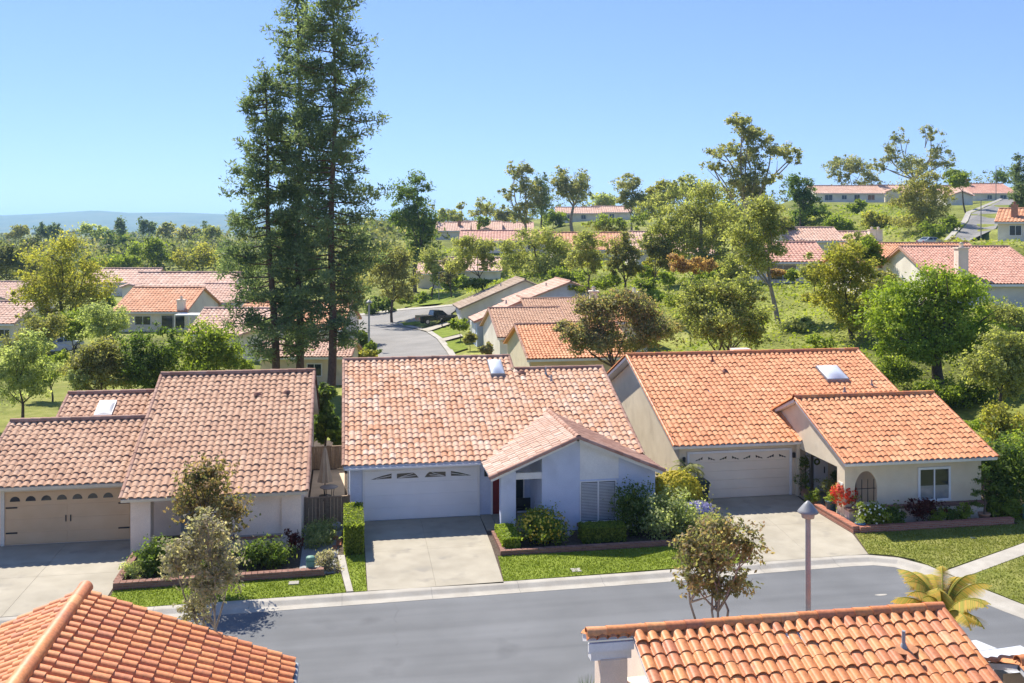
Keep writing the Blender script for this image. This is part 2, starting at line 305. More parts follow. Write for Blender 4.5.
# ---------------------------------------------------------------- foliage
def unit(v): return v/(np.linalg.norm(v, axis=-1, keepdims=True)+1e-9)
def leaves(mb, blobs, n, size, clump=.42, per=26, shell=.5, thin=.55, up=.35, rough=.22, tshift=0., flat=.75, hang=0.):
    """blobs: list of (centre, radii); leaf-sized faces gathered in clumps through each blob's volume."""
    wt = np.array([(b[1][0]*b[1][1]*b[1][2])**(2/3) for b in blobs]); wt /= wt.sum()
    for (c, r), q in zip(blobs, wt):
        nb = max(8, int(n*q)); k = max(5, nb//per); c = np.asarray(c, float); r = np.asarray(r, float)
        D = unit(RNG.normal(size=(k, 3))); rad = shell + (1-shell)*RNG.random(k)**.7; low = RNG.random(k) < .22; rad[low] = RNG.random(low.sum())*shell
        rad = np.minimum(rad*(1 + RNG.normal(0, rough, k)*.9), 1.25)
        cc = c + D*r*rad[:, None]; ct = RNG.random(k); cs = .45+1.0*RNG.random(k)
        idx = RNG.integers(0, k, nb); mr = r.mean()*clump
        off = RNG.normal(size=(nb, 3))*np.array((1, 1, flat))*.55*(mr*cs[idx])[:, None]
        P = cc[idx] + off
        if hang: P[:, 2] -= np.abs(RNG.normal(size=nb))*hang
        N = unit(unit(P-c)*.55 + np.array((0, 0, up)) + RNG.normal(size=(nb, 3))*.55)
        T = unit(np.cross(N, RNG.normal(size=(nb, 3)))); B = np.cross(N, T); s = size*(.65+.7*RNG.random(nb))[:, None]
        V = np.stack((P-T*s*.5, P+B*s*thin*.5, P+T*s*.5, P-B*s*thin*.5), 1)
        t = np.clip(.45*ct[idx]+.55*RNG.beta(1.8, 1.8, nb)+tshift, 0, 1)
        mb.add(V.reshape(-1, 3), np.arange(nb*4).reshape(-1, 4), t)
    return mb
def limb(mb, p, q, r0, r1, bend=.08, n=5, sides=6):
    p = np.asarray(p, float); q = np.asarray(q, float); L = np.linalg.norm(q-p); t = np.linspace(0, 1, n)[:, None]
    P = p + (q-p)*t + np.sin(t*math.pi)*RNG.normal(0, bend*L, 3)*np.array((1, 1, .4))
    mb.tube(P, np.linspace(r0, r1, n), sides, caps=False)
def make_tree(name, label, group, base, blobs, n, size, leafmat, bark='bark', tr=None, forks=6, multi=1, lean=0, cat='tree', **kw):
    """blobs in world coordinates; base on the ground"""
    base = np.asarray(base, float); root = thing(name, label, cat, base, 0, group)
    bl = [(np.asarray(c)-base, np.asarray(r)) for c, r in blobs]; sub = []
    for c, r in bl:
        k = kw.get('lobes', 7)
        if not k: sub.append((c, r)); continue
        D = unit(RNG.normal(size=(k, 3))+np.array((0, 0, .15)))
        sub.append((c, r*.55))
        for j in range(k): q = RNG.uniform(.32, .58); sub.append((c+D[j]*r*(1.02-q*.8), r*q*np.array((1, 1, .85))))
    kw.pop('lobes', None)
    zlow = min(c[2]-r[2] for c, r in bl); ztop = max(c[2]+r[2] for c, r in bl); cm = sum(c for c, r in bl)/len(bl)
    tr = tr or .017*ztop; t = MB(); zf = max(.25*ztop, zlow*.9 if zlow > .4 else .3*ztop); zf = min(zf, .55*ztop)
    for j in range(multi):
        f = np.array((cm[0]*.45, cm[1]*.45, zf)) + (RNG.normal(0, .10*zf, 3)*np.array((1, 1, .2)) if multi > 1 else 0)
        limb(t, (RNG.normal(0, .05)*(multi > 1), RNG.normal(0, .05)*(multi > 1), -.3), f, tr*(1.15 if multi == 1 else .7), tr*(.75 if multi == 1 else .5), .05, 6, 8)
        for c, r in bl:
            if multi > 1 and RNG.random() < .4: continue
            limb(t, f, c+np.array((0, 0, -.1*r[2])), tr*.5, tr*.18, .08)
            for _ in range(max(1, forks//len(bl))):
                e = c + unit(RNG.normal(size=3)+np.array((0, 0, .5)))*r*.8
                s = f+(c-f)*RNG.uniform(.4, 1.0)
                limb(t, s, e, tr*.3, tr*.06, .08, 4, 5)
    t.build('trunk', M[bark], root)
    leaves(MB(), sub, int(n*1.75), size*1.08, **kw).build('crown', M[leafmat], root)
    return root
# ================================================================ NEAR HOUSES (street grid: X along the street, Y away from the camera)
MS = 5/12; KS = math.sqrt(1 + MS*MS)     # 5:12 roofs
WY = np.array((0, 1, MS))/KS; WYB = np.array((0, -1, MS))/KS; WX = np.array((1, 0, MS))/KS; WXB = np.array((-1, 0, MS))/KS
def prism_x(mb, x0, x1, pts): return mb.extr([(x0, y, z) for y, z in pts], (x1-x0, 0, 0))
def prism_y(mb, y0, y1, pts): return mb.extr([(x, y0, z) for x, z in pts], (0, y1-y0, 0))
def roof_x(tm, dm, x0, x1, ye, yr, ze, **kw):      # slope rising from the eave at ye to a ridge at yr, eave along X
    L = abs(yr-ye)*KS; w = WY if yr > ye else WYB
    tiles(tm, (x0, ye, ze), (1, 0, 0), w, x1-x0, L, **kw); deck(dm, (x0+.03, ye, ze), (1, 0, 0), w, x1-x0-.06, L)
    if not kw.get('keep'): deck(tm, (x0+.04, ye+(.02 if yr > ye else -.02), ze), (1, 0, 0), w, x1-x0-.08, L-.05, .005, .003)
def roof_y(tm, dm, y0, y1, xe, xr, ze, **kw):
    L = abs(xr-xe)*KS; w = WX if xr > xe else WXB
    tiles(tm, (xe, y0, ze), (0, 1, 0), w, y1-y0, L, **kw); deck(dm, (xe, y0+.03, ze), (0, 1, 0), w, y1-y0-.06, L)
    deck(tm, (xe+(.02 if xr > xe else -.02), y0+.04, ze), (0, 1, 0), w, y1-y0-.08, L-.05, .005, .003)
def window(root, x0, x1, y, z0, z1, frame='trim', pane='glass', fw=.07, mull=1, name='window', depth=.06, blind=None):
    f = MB()
    f.box(x0-fw, x1+fw, y-depth, y+.02, z1, z1+fw); f.box(x0-fw, x1+fw, y-depth-.02, y+.02, z0-fw, z0)
    f.box(x0-fw, x0, y-depth, y+.02, z0, z1); f.box(x1, x1+fw, y-depth, y+.02, z0, z1)
    for i in range(mull):
        xm = x0 + (x1-x0)*(i+1)/(mull+1); f.box(xm-.03, xm+.03, y-depth+.01, y+.02, z0, z1)
    o = f.build(name, M[frame], root); MB().box(x0, x1, y-.02, y+.015, z0, z1).build('pane', M[pane], o)
    if blind:
        b = MB(); n = int((z1-z0)/.065)
        for i in range(n):
            zc = z0+.03+(z1-z0-.06)*i/n; b.hexa([(x0+.02,y-.024,zc),(x1-.02,y-.024,zc),(x1-.02,y-.028,zc+.005),(x0+.02,y-.028,zc+.005),(x0+.02,y-.022,zc+.045),(x1-.02,y-.022,zc+.045),(x1-.02,y-.026,zc+.05),(x0+.02,y-.026,zc+.05)])
        b.build('blind', M[blind], o)
    return o
def garage_door(root, x0, x1, y, z0, z1, m, rows=4, cols=0):
    b = MB(); b.box(x0, x1, y-.02, y+.05, z0, z1); h = (z1-z0)/rows
    for i in range(rows):
        zz = z0+i*h
        if cols:
            for j in range(cols):
                w = (x1-x0)/cols; b.box(x0+j*w+.05, x0+(j+1)*w-.05, y-.032, y-.02, zz+.06, zz+h-.06)
        else: b.box(x0, x1, y-.035, y-.02, zz+.012, zz+h-.012)
    return b.build('garage_door', M[m], root)
def poly_y(mb, pts, y, th=.012): return mb.extr([(x, y, z) for x, z in pts], (0, th, 0))
def skylight(parent, x, y0, y1, w, plane, dome=True):    # plane(y) -> roof height
    fr = MB(); z0, z1 = plane(y0), plane(y1); e = .14
    fr.hexa([(x-w/2,y0,z0-.05),(x+w/2,y0,z0-.05),(x+w/2,y1,z1-.05),(x-w/2,y1,z1-.05),(x-w/2,y0,z0+e),(x+w/2,y0,z0+e),(x+w/2,y1,z1+e),(x-w/2,y1,z1+e)])
    o = fr.build('skylight', M['metal_grey'] if dome else M['trim'], parent); d = MB(); n = 8; V = []; k = .04
    for i in range(n+1):
        for j in range(n+1):
            a, b = i/n, j/n; yy = y0+k+(y1-y0-2*k)*a; V.append((x-w/2+k+(w-2*k)*b, yy, plane(yy)+e+.01+(.20 if dome else .05)*(math.sin(math.pi*a)*math.sin(math.pi*b))**.6))
    d.add(V, [(i*(n+1)+j, i*(n+1)+j+1, (i+1)*(n+1)+j+1, (i+1)*(n+1)+j) for i in range(n) for j in range(n)], .5, True)
    d.build('dome', M['dome' if dome else 'skylight_white'], o)
def vent(parent, x, y, plane, h=.35, r=.05, m='lamp_brown'):
    b = MB(); z = plane(y); b.tube([(x, y, z-.05), (x, y, z+h)], r, 8); b.tube([(x, y, z-.02), (x, y, z+.09)], [r*2.2, r*1.2], 8); b.build('vent_pipe', M[m], parent)
def part(mb, name, m, parent): return mb.build(name, M[m], parent)
# ---------------------------------------------------------------- middle house
G1 = 'detached houses along the far kerb'
h2 = thing('house', 'pale blue stucco house with mottled pale tile roof, white garage door and front gable wing', 'house', (6.5, 41.5, 0), 0, G1, True)
w = MB(); zf = 2.55
prism_x(w, .2, 8.34, [(41.55,-.2),(56.4,-.2),(56.4,zf),(49.05,5.66),(41.55,zf)])
prism_x(w, 8.342, 12.75, [(41.55,-.2),(54.1,-.2),(54.1,zf),(47.85,5.18),(41.55,zf)])
zr = lambda x: 3.90-MS*abs(x-9.45)-.16
prism_y(w, 38.9, 41.548, [(8.03,-.2),(12.9,-.2),(12.9,zr(12.9)),(9.45,zr(9.45)),(8.03,zr(8.03))])
w.box(6.31, 6.93, 38.9, 39.35, -.1, zr(6.5)); part(w, 'wall', 'stucco_white', h2)
t = MB(); d = MB()
roof_x(t, d, -.1, 8.35, 40.95, 49.05, 2.5, seg=8, patch=.12); roof_x(t, d, 8.352, 13.05, 40.95, 47.85, 2.5, seg=8, patch=.12)
roof_x(t, d, -.1, 8.35, 57.15, 49.05, 2.5, seg=4); roof_x(t, d, 8.352, 13.05, 54.75, 47.85, 2.5, seg=4)
r2 = part(t, 'roof', 'tile_pale', h2); part(d, 'roof_deck', 'trim', h2)
c = MB(); caps(c, (-.1, 49.05, 5.90), (8.4, 49.05, 5.90)); caps(c, (8.45, 47.85, 5.40), (13.05, 47.85, 5.40))
for x, y1, z1 in ((-.06, 49.0, 5.9), (13.02, 47.8, 5.4)): caps(c, (x, 40.95, 2.53), (x, y1, z1), .085)
caps(c, (8.37, 47.9, 5.42), (8.37, 49.0, 5.9), .085); part(c, 'ridge_cap', 'tile_brown', r2)
t = MB(); d = MB(); roof_y(t, d, 38.4, 44.4, 5.8, 9.45, 2.38, seg=8)
wr = part(t, 'wing_roof', 'tile_wing', h2); wr['label'] = 'pale pink west slope of the front gable'
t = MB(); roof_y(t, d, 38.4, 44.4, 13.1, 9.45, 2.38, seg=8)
rw = part(t, 'wing_roof', 'tile_brown', h2); rw['label'] = 'east slope of the front gable, grazing shade put into its brown tile colour'; part(d, 'roof_deck', 'trim', h2)  # grazing-angle shade of this slope is put into the tile colour
c = MB(); caps(c, (9.45, 38.35, 3.93), (9.45, 44.5, 3.93), .12); caps(c, (5.75, 38.4, 2.38), (9.45, 38.4, 3.90), .12); caps(c, (13.15, 38.4, 2.38), (9.45, 38.4, 3.90), .12)
part(c, 'ridge_cap', 'tile_brown', rw)  # rake caps browner: shade on their front faces put into the colour
b = MB(); poly_y(b, [(9.64,2.05),(11.3,2.05),(11.3,zr(11.3)-.04),(9.64,zr(9.64)-.04)], 38.88, .018); part(b, 'gable_panel', 'trim', h2)
b = MB(); b.box(6.932, 8.028, 38.95, 39.15, 2.16, 2.42); part(b, 'porch_beam', 'trim', h2)
b = MB(); b.box(9.5, 11.3, 38.80, 38.898, .14, .27); part(b, 'sill_band', 'brick_dark', h2)
window(h2, 9.68, 11.15, 38.9, .32, 1.95, fw=.05, blind='blind')
window(h2, 7.32, 7.72, 41.55, .45, 1.75, fw=.06, mull=0)
b = MB(); b.box(6.36, 7.2, 41.50, 41.549, .02, 2.1); dr = part(b, 'front_door', 'door_red', h2)
b = MB(); b.box(6.28, 6.358, 41.46, 41.549, 0, 2.18); b.box(7.202, 7.26, 41.46, 41.549, 0, 2.18); b.box(6.358, 7.202, 41.46, 41.549, 2.102, 2.18); part(b, 'door_frame', 'trim', h2)
b = MB(); b.ell((7.1, 41.47, 1.0), (.035, .035, .035), 8, 5); part(b, 'handle', 'iron', dr)
g = garage_door(h2, .85, 5.68, 41.55, .01, 2.12, 'door_white', 4)
for P in ([(1.09,1.76),(1.97,1.78),(1.97,1.99),(1.55,1.90)], [(2.2,1.77),(3.13,1.77),(3.0,1.92),(2.9,1.99),(2.2,1.97)], [(3.39,1.77),(4.3,1.77),(4.3,1.97),(3.6,1.99),(3.5,1.92)], [(4.53,1.78),(5.42,1.76),(4.95,1.90),(4.53,1.99)]): b = MB(); poly_y(b, P, 41.508); part(b, 'door_window', 'glass', g)
b = MB()
for x0, z0, x1, z1 in ((2.25,1.79,3.0,1.87),(2.25,1.79,2.9,1.97),(3.6,1.87,4.25,1.79),(3.7,1.96,4.25,1.79),(1.3,1.79,1.95,1.9),(4.55,1.9,5.2,1.79)): b = MB(); b.bar((x0,41.503,z0),(x1,41.503,z1),.02,.02); part(b, 'muntin', 'trim', g)
b = MB(); b.box(.74, .85, 41.48, 41.549, 0, 2.22); b.box(5.68, 5.79, 41.48, 41.549, 0, 2.22); b.box(.85, 5.68, 41.48, 41.549, 2.12, 2.22); part(b, 'garage_frame', 'trim', h2)
b = MB(); b.box(-.02, 5.75, 40.83, 40.95, 2.36, 2.44); b.tube([(.12, 40.92, 2.36), (.12, 41.3, 2.2), (.14, 41.5, 2.1), (.14, 41.5, .1)], .035, 6); part(b, 'gutter', 'trim', h2)
pl2 = lambda y: 2.5+MS*(y-40.95)+.05
skylight(r2, 7.5, 47.2, 48.5, .72, pl2); vent(r2, 8.75, 47.5, pl2, .1, .11, 'mortar'); vent(r2, 9.95, 47.3, pl2, .35, .045); vent(r2, 10.1, 46.7, pl2, .3, .04)
b = MB(); b.bev(6.0, 6.13, 41.44, 41.548, 1.7, 1.98, .03); part(b, 'wall_lamp', 'iron', h2)
# ---------------------------------------------------------------- cream house with orange roof (right)
h3 = thing('house', 'cream stucco house with bright orange tile roof, arched porch opening and swoosh-windowed garage door', 'house', (21, 42, 0), 0, G1, True)
w = MB(); prism_x(w, 15.2, 27.75, [(42.3,-.2),(56.4,-.2),(56.4,2.6),(49.4,5.5),(42.3,2.6)])
z3 = lambda y: 4.57-MS*abs(y-42.0)-.17
prism_x(w, 22.9, 27.45, [(37.9,-.2),(42.298,-.2),(42.298,z3(42.298)),(42,z3(42)),(37.9,z3(37.9))])
prism_x(w, 21.0, 21.15, [(37.9,2.2),(42.29,2.2),(42.29,2.5),(44.3,z3(44.3)),(42.0,z3(42)),(37.9,z3(37.9))])
w.box(21.0, 21.15, 37.9, 38.55, -.1, 2.198)
w.box(21.152, 21.45, 37.9, 38.1, -.1, 2.62); w.box(22.5, 22.898, 37.9, 38.1, -.1, 2.62); w.box(21.452, 22.498, 37.9, 38.1, -.1, .75)
ar = [(21.452,1.35)]+[(21.975-.523*math.cos(a)**.9, 1.35+.78*math.sin(a)**1.15) for a in np.linspace(.12, math.pi/2, 9)]+[(21.975+.523*math.cos(a)**.9, 1.35+.78*math.sin(a)**1.15) for a in np.linspace(math.pi/2, .12, 9)[1:]]+[(22.498,1.35)]
for (xa, za), (xb, zb) in zip(ar[:-1], ar[1:]):
    if xb-xa > 1e-3: w.hexa([(xa,37.9,za),(xb,37.9,zb),(xb,38.1,zb),(xa,38.1,za),(xa,37.9,2.62),(xb,37.9,2.62),(xb,38.1,2.62),(xa,38.1,2.62)])
w.box(20.86, 20.998, 42.0, 42.298, 0, 2.6)
part(w, 'wall', 'stucco_cream', h3)
b = MB(); b.box(21.0, 27.4, 37.55, 37.898, -.1, .56); part(b, 'planter_wall', 'stucco_pinkish', h3)
b = MB(); b.box(20.95, 27.45, 37.50, 37.899, .562, .64); part(b, 'wall_ledge', 'brick_dark', h3)
t = MB(); d = MB()
roof_x(t, d, 14.75, 28.15, 41.8, 49.4, 2.57, seg=8, patch=.3, keep=lambda P: (P[:,0] < 21.1) | (P[:,1] > 43.0)); roof_x(t, d, 14.75, 28.15, 57.0, 49.4, 2.57, seg=4)
r3 = part(t, 'roof', 'tile_orange', h3); part(d, 'roof_deck', 'trim', h3)
c = MB(); caps(c, (14.75, 49.4, 5.78), (28.15, 49.4, 5.78))
for x in (14.79, 28.11): caps(c, (x, 41.8, 2.6), (x, 49.35, 5.77), .085)
caps(c, (14.79, 57, 2.6), (14.79, 49.45, 5.77), .085); part(c, 'ridge_cap', 'tile_clay', r3)
t = MB(); d = MB(); roof_x(t, d, 20.7, 27.85, 37.3, 42.0, 2.62, seg=8, patch=.3); roof_x(t, d, 20.7, 27.85, 44.5, 42.0, 3.53, seg=8)
rw3 = part(t, 'wing_roof', 'tile_orange', h3); part(d, 'roof_deck', 'trim', h3)
c = MB(); caps(c, (20.7, 42, 4.63), (27.85, 42, 4.63)); caps(c, (20.72, 44.3, 3.6), (20.72, 42.05, 4.6), .11)
caps(c, (20.72, 37.3, 2.63), (20.72, 41.9, 4.58), .07); caps(c, (27.82, 37.3, 2.63), (27.82, 41.9, 4.58), .085); part(c, 'ridge_cap', 'tile_clay', rw3)
wn = window(h3, 24.5, 25.85, 37.9, .80, 2.08, fw=.10, mull=1); b = MB(); b.box(24.505, 25.845, 37.872, 37.879, .80, 1.38); part(b, 'curtain', 'glass_curtain', wn)
g = garage_door(h3, 15.66, 20.6, 42.3, .01, 2.1, 'door_cream', 5)
b = MB()
for k in range(8):
    b = MB(); x = 15.95+.585*k+(.03 if k % 2 else 0); s = 1 if k % 2 == 0 else -1; xc = x+.18
    for q in range(3): poly_y(b, [(xc+s*(-.18+.12*q), 1.77+.03*q), (xc+s*(-.08+.12*q), 1.77+.02*q), (xc+s*(-.06+.12*q), 1.84+.05*q), (xc+s*(-.15+.12*q), 1.80+.05*q)], 42.255)
    part(b, 'door_window', 'glass', g)
b = MB(); b.box(15.56, 15.66, 42.23, 42.299, 0, 2.2); b.box(20.6, 20.72, 42.23, 42.299, 0, 2.2); b.box(15.66, 20.6, 42.23, 42.299, 2.1, 2.2); part(b, 'garage_frame', 'trim', h3)
b = MB(); b.box(21.5, 22.44, 42.25, 42.299, .1, 2.12)
for zz in (.25, 1.0): b.box(21.6, 21.93, 42.235, 42.249, zz, zz+.6); b.box(22.0, 22.33, 42.235, 42.249, zz, zz+.6)
dr = part(b, 'front_door', 'door_white', h3)
b = MB(); poly_y(b, [(21.97+.27*math.cos(a), 1.72+.24*math.sin(a)) for a in np.linspace(0, math.pi, 11)], 42.238); part(b, 'door_window', 'glass', dr)
b = MB(); th = np.linspace(0, 2*math.pi, 13); b.tube([(21.97+.12*math.cos(a), 42.215, 1.5+.12*math.sin(a)) for a in th], .04, 6, caps=False); part(b, 'wreath', 'dark', dr)
b = MB(); b.bar((22.35, 42.22, .95), (22.35, 42.22, 1.25), .04, .04); part(b, 'handle', 'iron', dr)
b = MB(); b.box(21.42, 21.5, 42.2, 42.298, .05, 2.2); b.box(22.44, 22.52, 42.2, 42.298, .05, 2.2); b.box(21.5, 22.44, 42.2, 42.298, 2.12, 2.2); part(b, 'door_frame', 'trim', h3)
b = MB()
for k in range(4): b.bar((21.56+k*.28, 38.0, .76), (21.56+k*.28, 38.0, 1.75), .022, .022)
b.bar((21.46, 38.0, 1.35), (22.49, 38.0, 1.35), .022, .022); part(b, 'window_grille', 'iron', h3)
b = MB(); b.box(20.98, 20.999, 38.05, 38.42, 1.45, 1.62); part(b, 'plaque', 'trim', h3)
b = MB(); b.box(20.98, 21.12, 40.9, 41.05, 0, 2.2); part(b, 'porch_post', 'iron', h3)
pl3 = lambda y: 2.57+MS*(y-41.8)+.05
skylight(r3, 25.35, 46.4, 47.7, 1.25, pl3); vent(r3, 25.2, 45.5, pl3, .25, .05, 'lamp_shade'); vent(r3, 25.6, 45.1, pl3, .3, .04, 'lamp_shade'); vent(r3, 27.0, 46.0, pl3, .3, .04, 'lamp_shade'); vent(r3, 19.3, 48.6, pl3, .3, .05, 'mortar'); vent(r3, 19.6, 47.6, pl3, .15, .09, 'mortar')
b = MB(); b.box(21.2, 22.2, 50.2, 50.8, 5.0, 5.85); part(b, 'chimney', 'stucco_pinkish', r3)
for x, y, z in ((15.2, 46.2, 3.6),): b = MB(); b.box(x-.02, x-.002, y-.15, y+.15, z-.1, z+.1); part(b, 'wall_vent', 'trim_cream', h3)
for x in (15.38, 20.79): b = MB(); b.bev(x-.06, x+.06, 42.14, 42.228, 1.75, 2.0, .03); part(b, 'wall_lamp', 'iron', h3)
# ---------------------------------------------------------------- house with tan garage door (left)
h1 = thing('house', 'off-white house with rose brown tile roof and tan carriage-style garage door', 'house', (-6, 40, 0), 0, G1, True)
w = MB(); prism_x(w, -5.29, -1.7, [(38.75,-.2),(54.3,-.2),(54.3,2.3),(46.6,5.42),(38.75,2.2)])
prism_x(w, -8.1, -5.292, [(41.0,-.2),(54.3,-.2),(54.3,2.3),(46.6,5.42),(41.0,3.1)])
w.box(-8.1, -7.37, 38.75, 39.4, -.1, 2.2)
for x0, x1, z0, z1 in ((-5.28,-4.42,-.1,2.1),(-2.45,-1.71,-.1,2.1),(-4.418,-2.452,-.1,.42),(-4.418,-2.452,1.95,2.1)): w.box(x0, x1, 38.62, 38.749, z0, z1)
prism_x(w, -13.8, -8.12, [(40.75,-.2),(46.0,-.2),(46.0,3.2),(44.3,3.9),(40.75,2.45)]); prism_x(w, -12.4, -8.122, [(46.002,-.2),(51.5,-.2),(51.5,2.7),(47.4,4.5),(46.002,3.95)])
part(w, 'wall', 'stucco_pinkish', h1)
b = MB(); b.box(-4.42, -2.45, 38.55, 38.747, .421, .53); part(b, 'brick_ledge', 'brick', h1)
t = MB(); d = MB(); roof_x(t, d, -8.4, -1.42, 38.3, 46.6, 2.24, seg=8); roof_x(t, d, -8.4, -1.42, 54.9, 46.6, 2.24, seg=4)
r1 = part(t, 'roof', 'tile_rose', h1); part(d, 'roof_deck', 'trim_cream', h1)
c = MB(); caps(c, (-8.4, 46.6, 5.76), (-1.42, 46.6, 5.76))
for x in (-8.37, -1.45): caps(c, (x, 38.3, 2.27), (x, 46.55, 5.74), .085); caps(c, (x, 54.9, 2.27), (x, 46.65, 5.74), .085)
part(c, 'ridge_cap', 'tile_brown', r1)
t = MB(); d = MB(); roof_x(t, d, -14.15, -8.42, 40.1, 44.3, 2.43, seg=8); roof_x(t, d, -14.15, -8.42, 46.2, 44.3, 3.4, seg=4)
r1b = part(t, 'wing_roof', 'tile_rose', h1); r1b['label'] = 'roof over the garage'; part(d, 'roof_deck', 'trim_cream', h1)
c = MB(); caps(c, (-14.15, 44.3, 4.24), (-8.42, 44.3, 4.24)); caps(c, (-14.12, 40.1, 2.46), (-14.12, 44.25, 4.2), .085); part(c, 'ridge_cap', 'tile_brown', r1b)
t = MB(); d = MB(); roof_x(t, d, -12.65, -8.42, 43.6, 47.4, 3.22, seg=8); roof_x(t, d, -12.65, -8.42, 52, 47.4, 2.9, seg=4)
r1c = part(t, 'wing_roof', 'tile_rose', h1); r1c['label'] = 'rear roof with the flat skylight'; part(d, 'roof_deck', 'trim_cream', h1)
c = MB(); caps(c, (-12.65, 47.4, 4.86), (-8.42, 47.4, 4.86)); caps(c, (-12.62, 43.6, 3.25), (-12.62, 47.35, 4.83), .085); part(c, 'ridge_cap', 'tile_brown', r1c)
skylight(r1c, -10.7, 45.5, 46.6, .75, lambda y: 3.22+MS*(y-43.6)+.03, False)
pl1 = lambda y: 2.24+MS*(y-38.3)+.05
for x, y in ((-2.6, 44.9), (-3.9, 44.8)): vent(r1, x, y, pl1, .1, .10, 'mortar')
g = garage_door(h1, -13.22, -8.5, 40.75, .01, 2.12, 'door_tan', 4, 2)
b = MB()
for k in range(8):
    b = MB(); poly_y(b, [(-12.84+.58*k+.19*math.cos(a), 1.72+.2*math.sin(a)) for a in np.linspace(0, math.pi, 9)], 40.705); part(b, 'door_window', 'glass', g)
for zz in (.45, 1.45):
    for xa in (-13.18, -8.97): b = MB(); b.box(xa, xa+.43, 40.705, 40.716, zz, zz+.06); part(b, 'hinge', 'iron', g)
for x in (-10.95, -10.77): b = MB(); b.box(x-.02, x+.02, 40.69, 40.716, .85, 1.1); part(b, 'handle', 'iron', g)
b = MB(); b.box(-13.34, -13.22, 40.68, 40.749, 0, 2.25); b.box(-8.5, -8.38, 40.68, 40.749, 0, 2.25); b.box(-13.22, -8.5, 40.68, 40.749, 2.12, 2.25); part(b, 'garage_frame', 'trim_cream', h1)
b = MB(); b.box(-6.6, -5.7, 40.95, 40.999, 0, 2.1); part(b, 'front_door', 'lamp_brown', h1)
# ---------------------------------------------------------------- two roofs at the bottom of the picture
hf = thing('house', 'near house at the lower left with a gable roof of weathered mixed terracotta tiles', 'house', (-5.7, 19, 0), 0, None, True)
t = MB(); d = MB(); A1 = (22.75, -5.72)
roof_y(t, d, 13.5, 22.75, -1.15, -5.72, 2.5, seg=12, hump=.085, lift=.04, patch=.15); roof_y(t, d, 13.5, 22.75, -10.29, -5.72, 2.5, seg=10, hump=.085, lift=.04, patch=.15)
rf = part(t, 'roof', 'tile_clay', hf); part(d, 'roof_deck', 'trim_cream', hf)
c = MB(); caps(c, (-5.72, 22.8, 4.45), (-5.72, 13.5, 4.45), .155, .42, 12)
part(c, 'ridge_cap', 'tile_clay', rf)
w = MB(); prism_y(w, 13.8, 22.1, [(-9.9,-.2),(-1.55,-.2),(-1.55,2.5),(-5.72,4.15),(-9.9,2.5)]); part(w, 'wall', 'stucco_cream', hf)
b = MB(); b.tube([(-1.1, 13.5, 2.4), (-1.1, 22.7, 2.4)], .06, 8); part(b, 'gutter', 'lamp_brown', hf)
hg = thing('house', 'near house at the lower right, orange barrel tile roof and white corner column', 'house', (10, 18, 0), 0, None, True)
ZG = 3.76
t = MB(); d = MB(); roof_x(t, d, 6.1, 13.5, 13.5, 20.0, ZG-6.5*MS, seg=14, hump=.082, lift=.032, patch=.1); roof_x(t, d, 6.8, 13.5, 22.3, 20.06, ZG-2.24*MS, seg=8, hump=.085); roof_x(t, d, 5.1, 6.8, 20.5, 20.06, ZG-.44*MS, seg=8, hump=.085)
rg = part(t, 'roof', 'tile_clay', hg); part(d, 'roof_deck', 'trim', hg)
c = MB(); caps(c, (5.1, 20.03, ZG+.03), (13.5, 20.03, ZG+.03), .125, .45, 12)
for k in range(5): caps(c, (5.1+.23*k+.1, 19.93, ZG-.08), (5.1+.23*k+.1, 20.03, ZG+.01), .105, .2, 10)
caps(c, (13.47, 13.5, ZG-6.5*MS), (13.47, 19.95, ZG), .09, .4, 10); part(c, 'ridge_cap', 'tile_clay', rg)
b = MB(); b.box(5.12, 6.12, 19.87, 19.95, 3.44, 3.62); b.box(6.12, 6.2, 15, 19.9, 1.45, 1.6); b.box(5.2, 6.1, 20.0, 20.25, 3.2, 3.42); part(b, 'fascia', 'trim', hg)
b = MB(); b.bev(5.4, 6.0, 19.97, 20.45, -.2, 3.22); part(b, 'column', 'stucco_pinkish', hg)
w = MB(); prism_x(w, 6.55, 13.2, [(14,-.2),(22,-.2),(22,2.6),(20,3.5),(14,1.05)]); w.box(6.02, 6.54, 20.0, 20.4, -.2, 2.6); part(w, 'wall', 'stucco_pinkish', hg)
pg = lambda y: ZG-MS*(20-y)+.08
b = MB(); nn = np.array((0, -MS, 1))/KS; cc = np.array((11.9, 18.95, pg(18.95)-.01)); b.extr([cc+np.array((1,0,0))*.30*math.cos(a)+WY*.15*math.sin(a) for a in np.linspace(0, 2*math.pi, 15)[:-1]], nn*.03); part(b, 'vent_flashing', 'tile_orange', rg)
vent(rg, 11.9, 19.0, pg, .36, .04, 'lamp_brown')
hh = thing('house', 'corner of a terracotta roof at the lower right edge, beside the white car', 'house', (16.5, 17.5, 0), 0, None, True)
t = MB(); d = MB(); roof_x(t, d, 14.5, 19.5, 14, 18.8, 2.95-4.8*MS, seg=10, hump=.085); roof_x(t, d, 14.5, 19.5, 20.2, 18.8, 2.95-1.4*MS, seg=8)
rh = part(t, 'roof', 'tile_clay', hh); part(d, 'roof_deck', 'trim', hh); c = MB(); caps(c, (14.5, 18.8, 3.0), (19.5, 18.8, 3.0), .14, .42, 10); part(c, 'ridge_cap', 'tile_clay', rh)
w = MB(); prism_x(w, 14.9, 19.3, [(14.3,-.2),(19.8,-.2),(19.8,2.25),(18.8,2.7),(14.3,.95)]); part(w, 'wall', 'stucco_cream', hh)
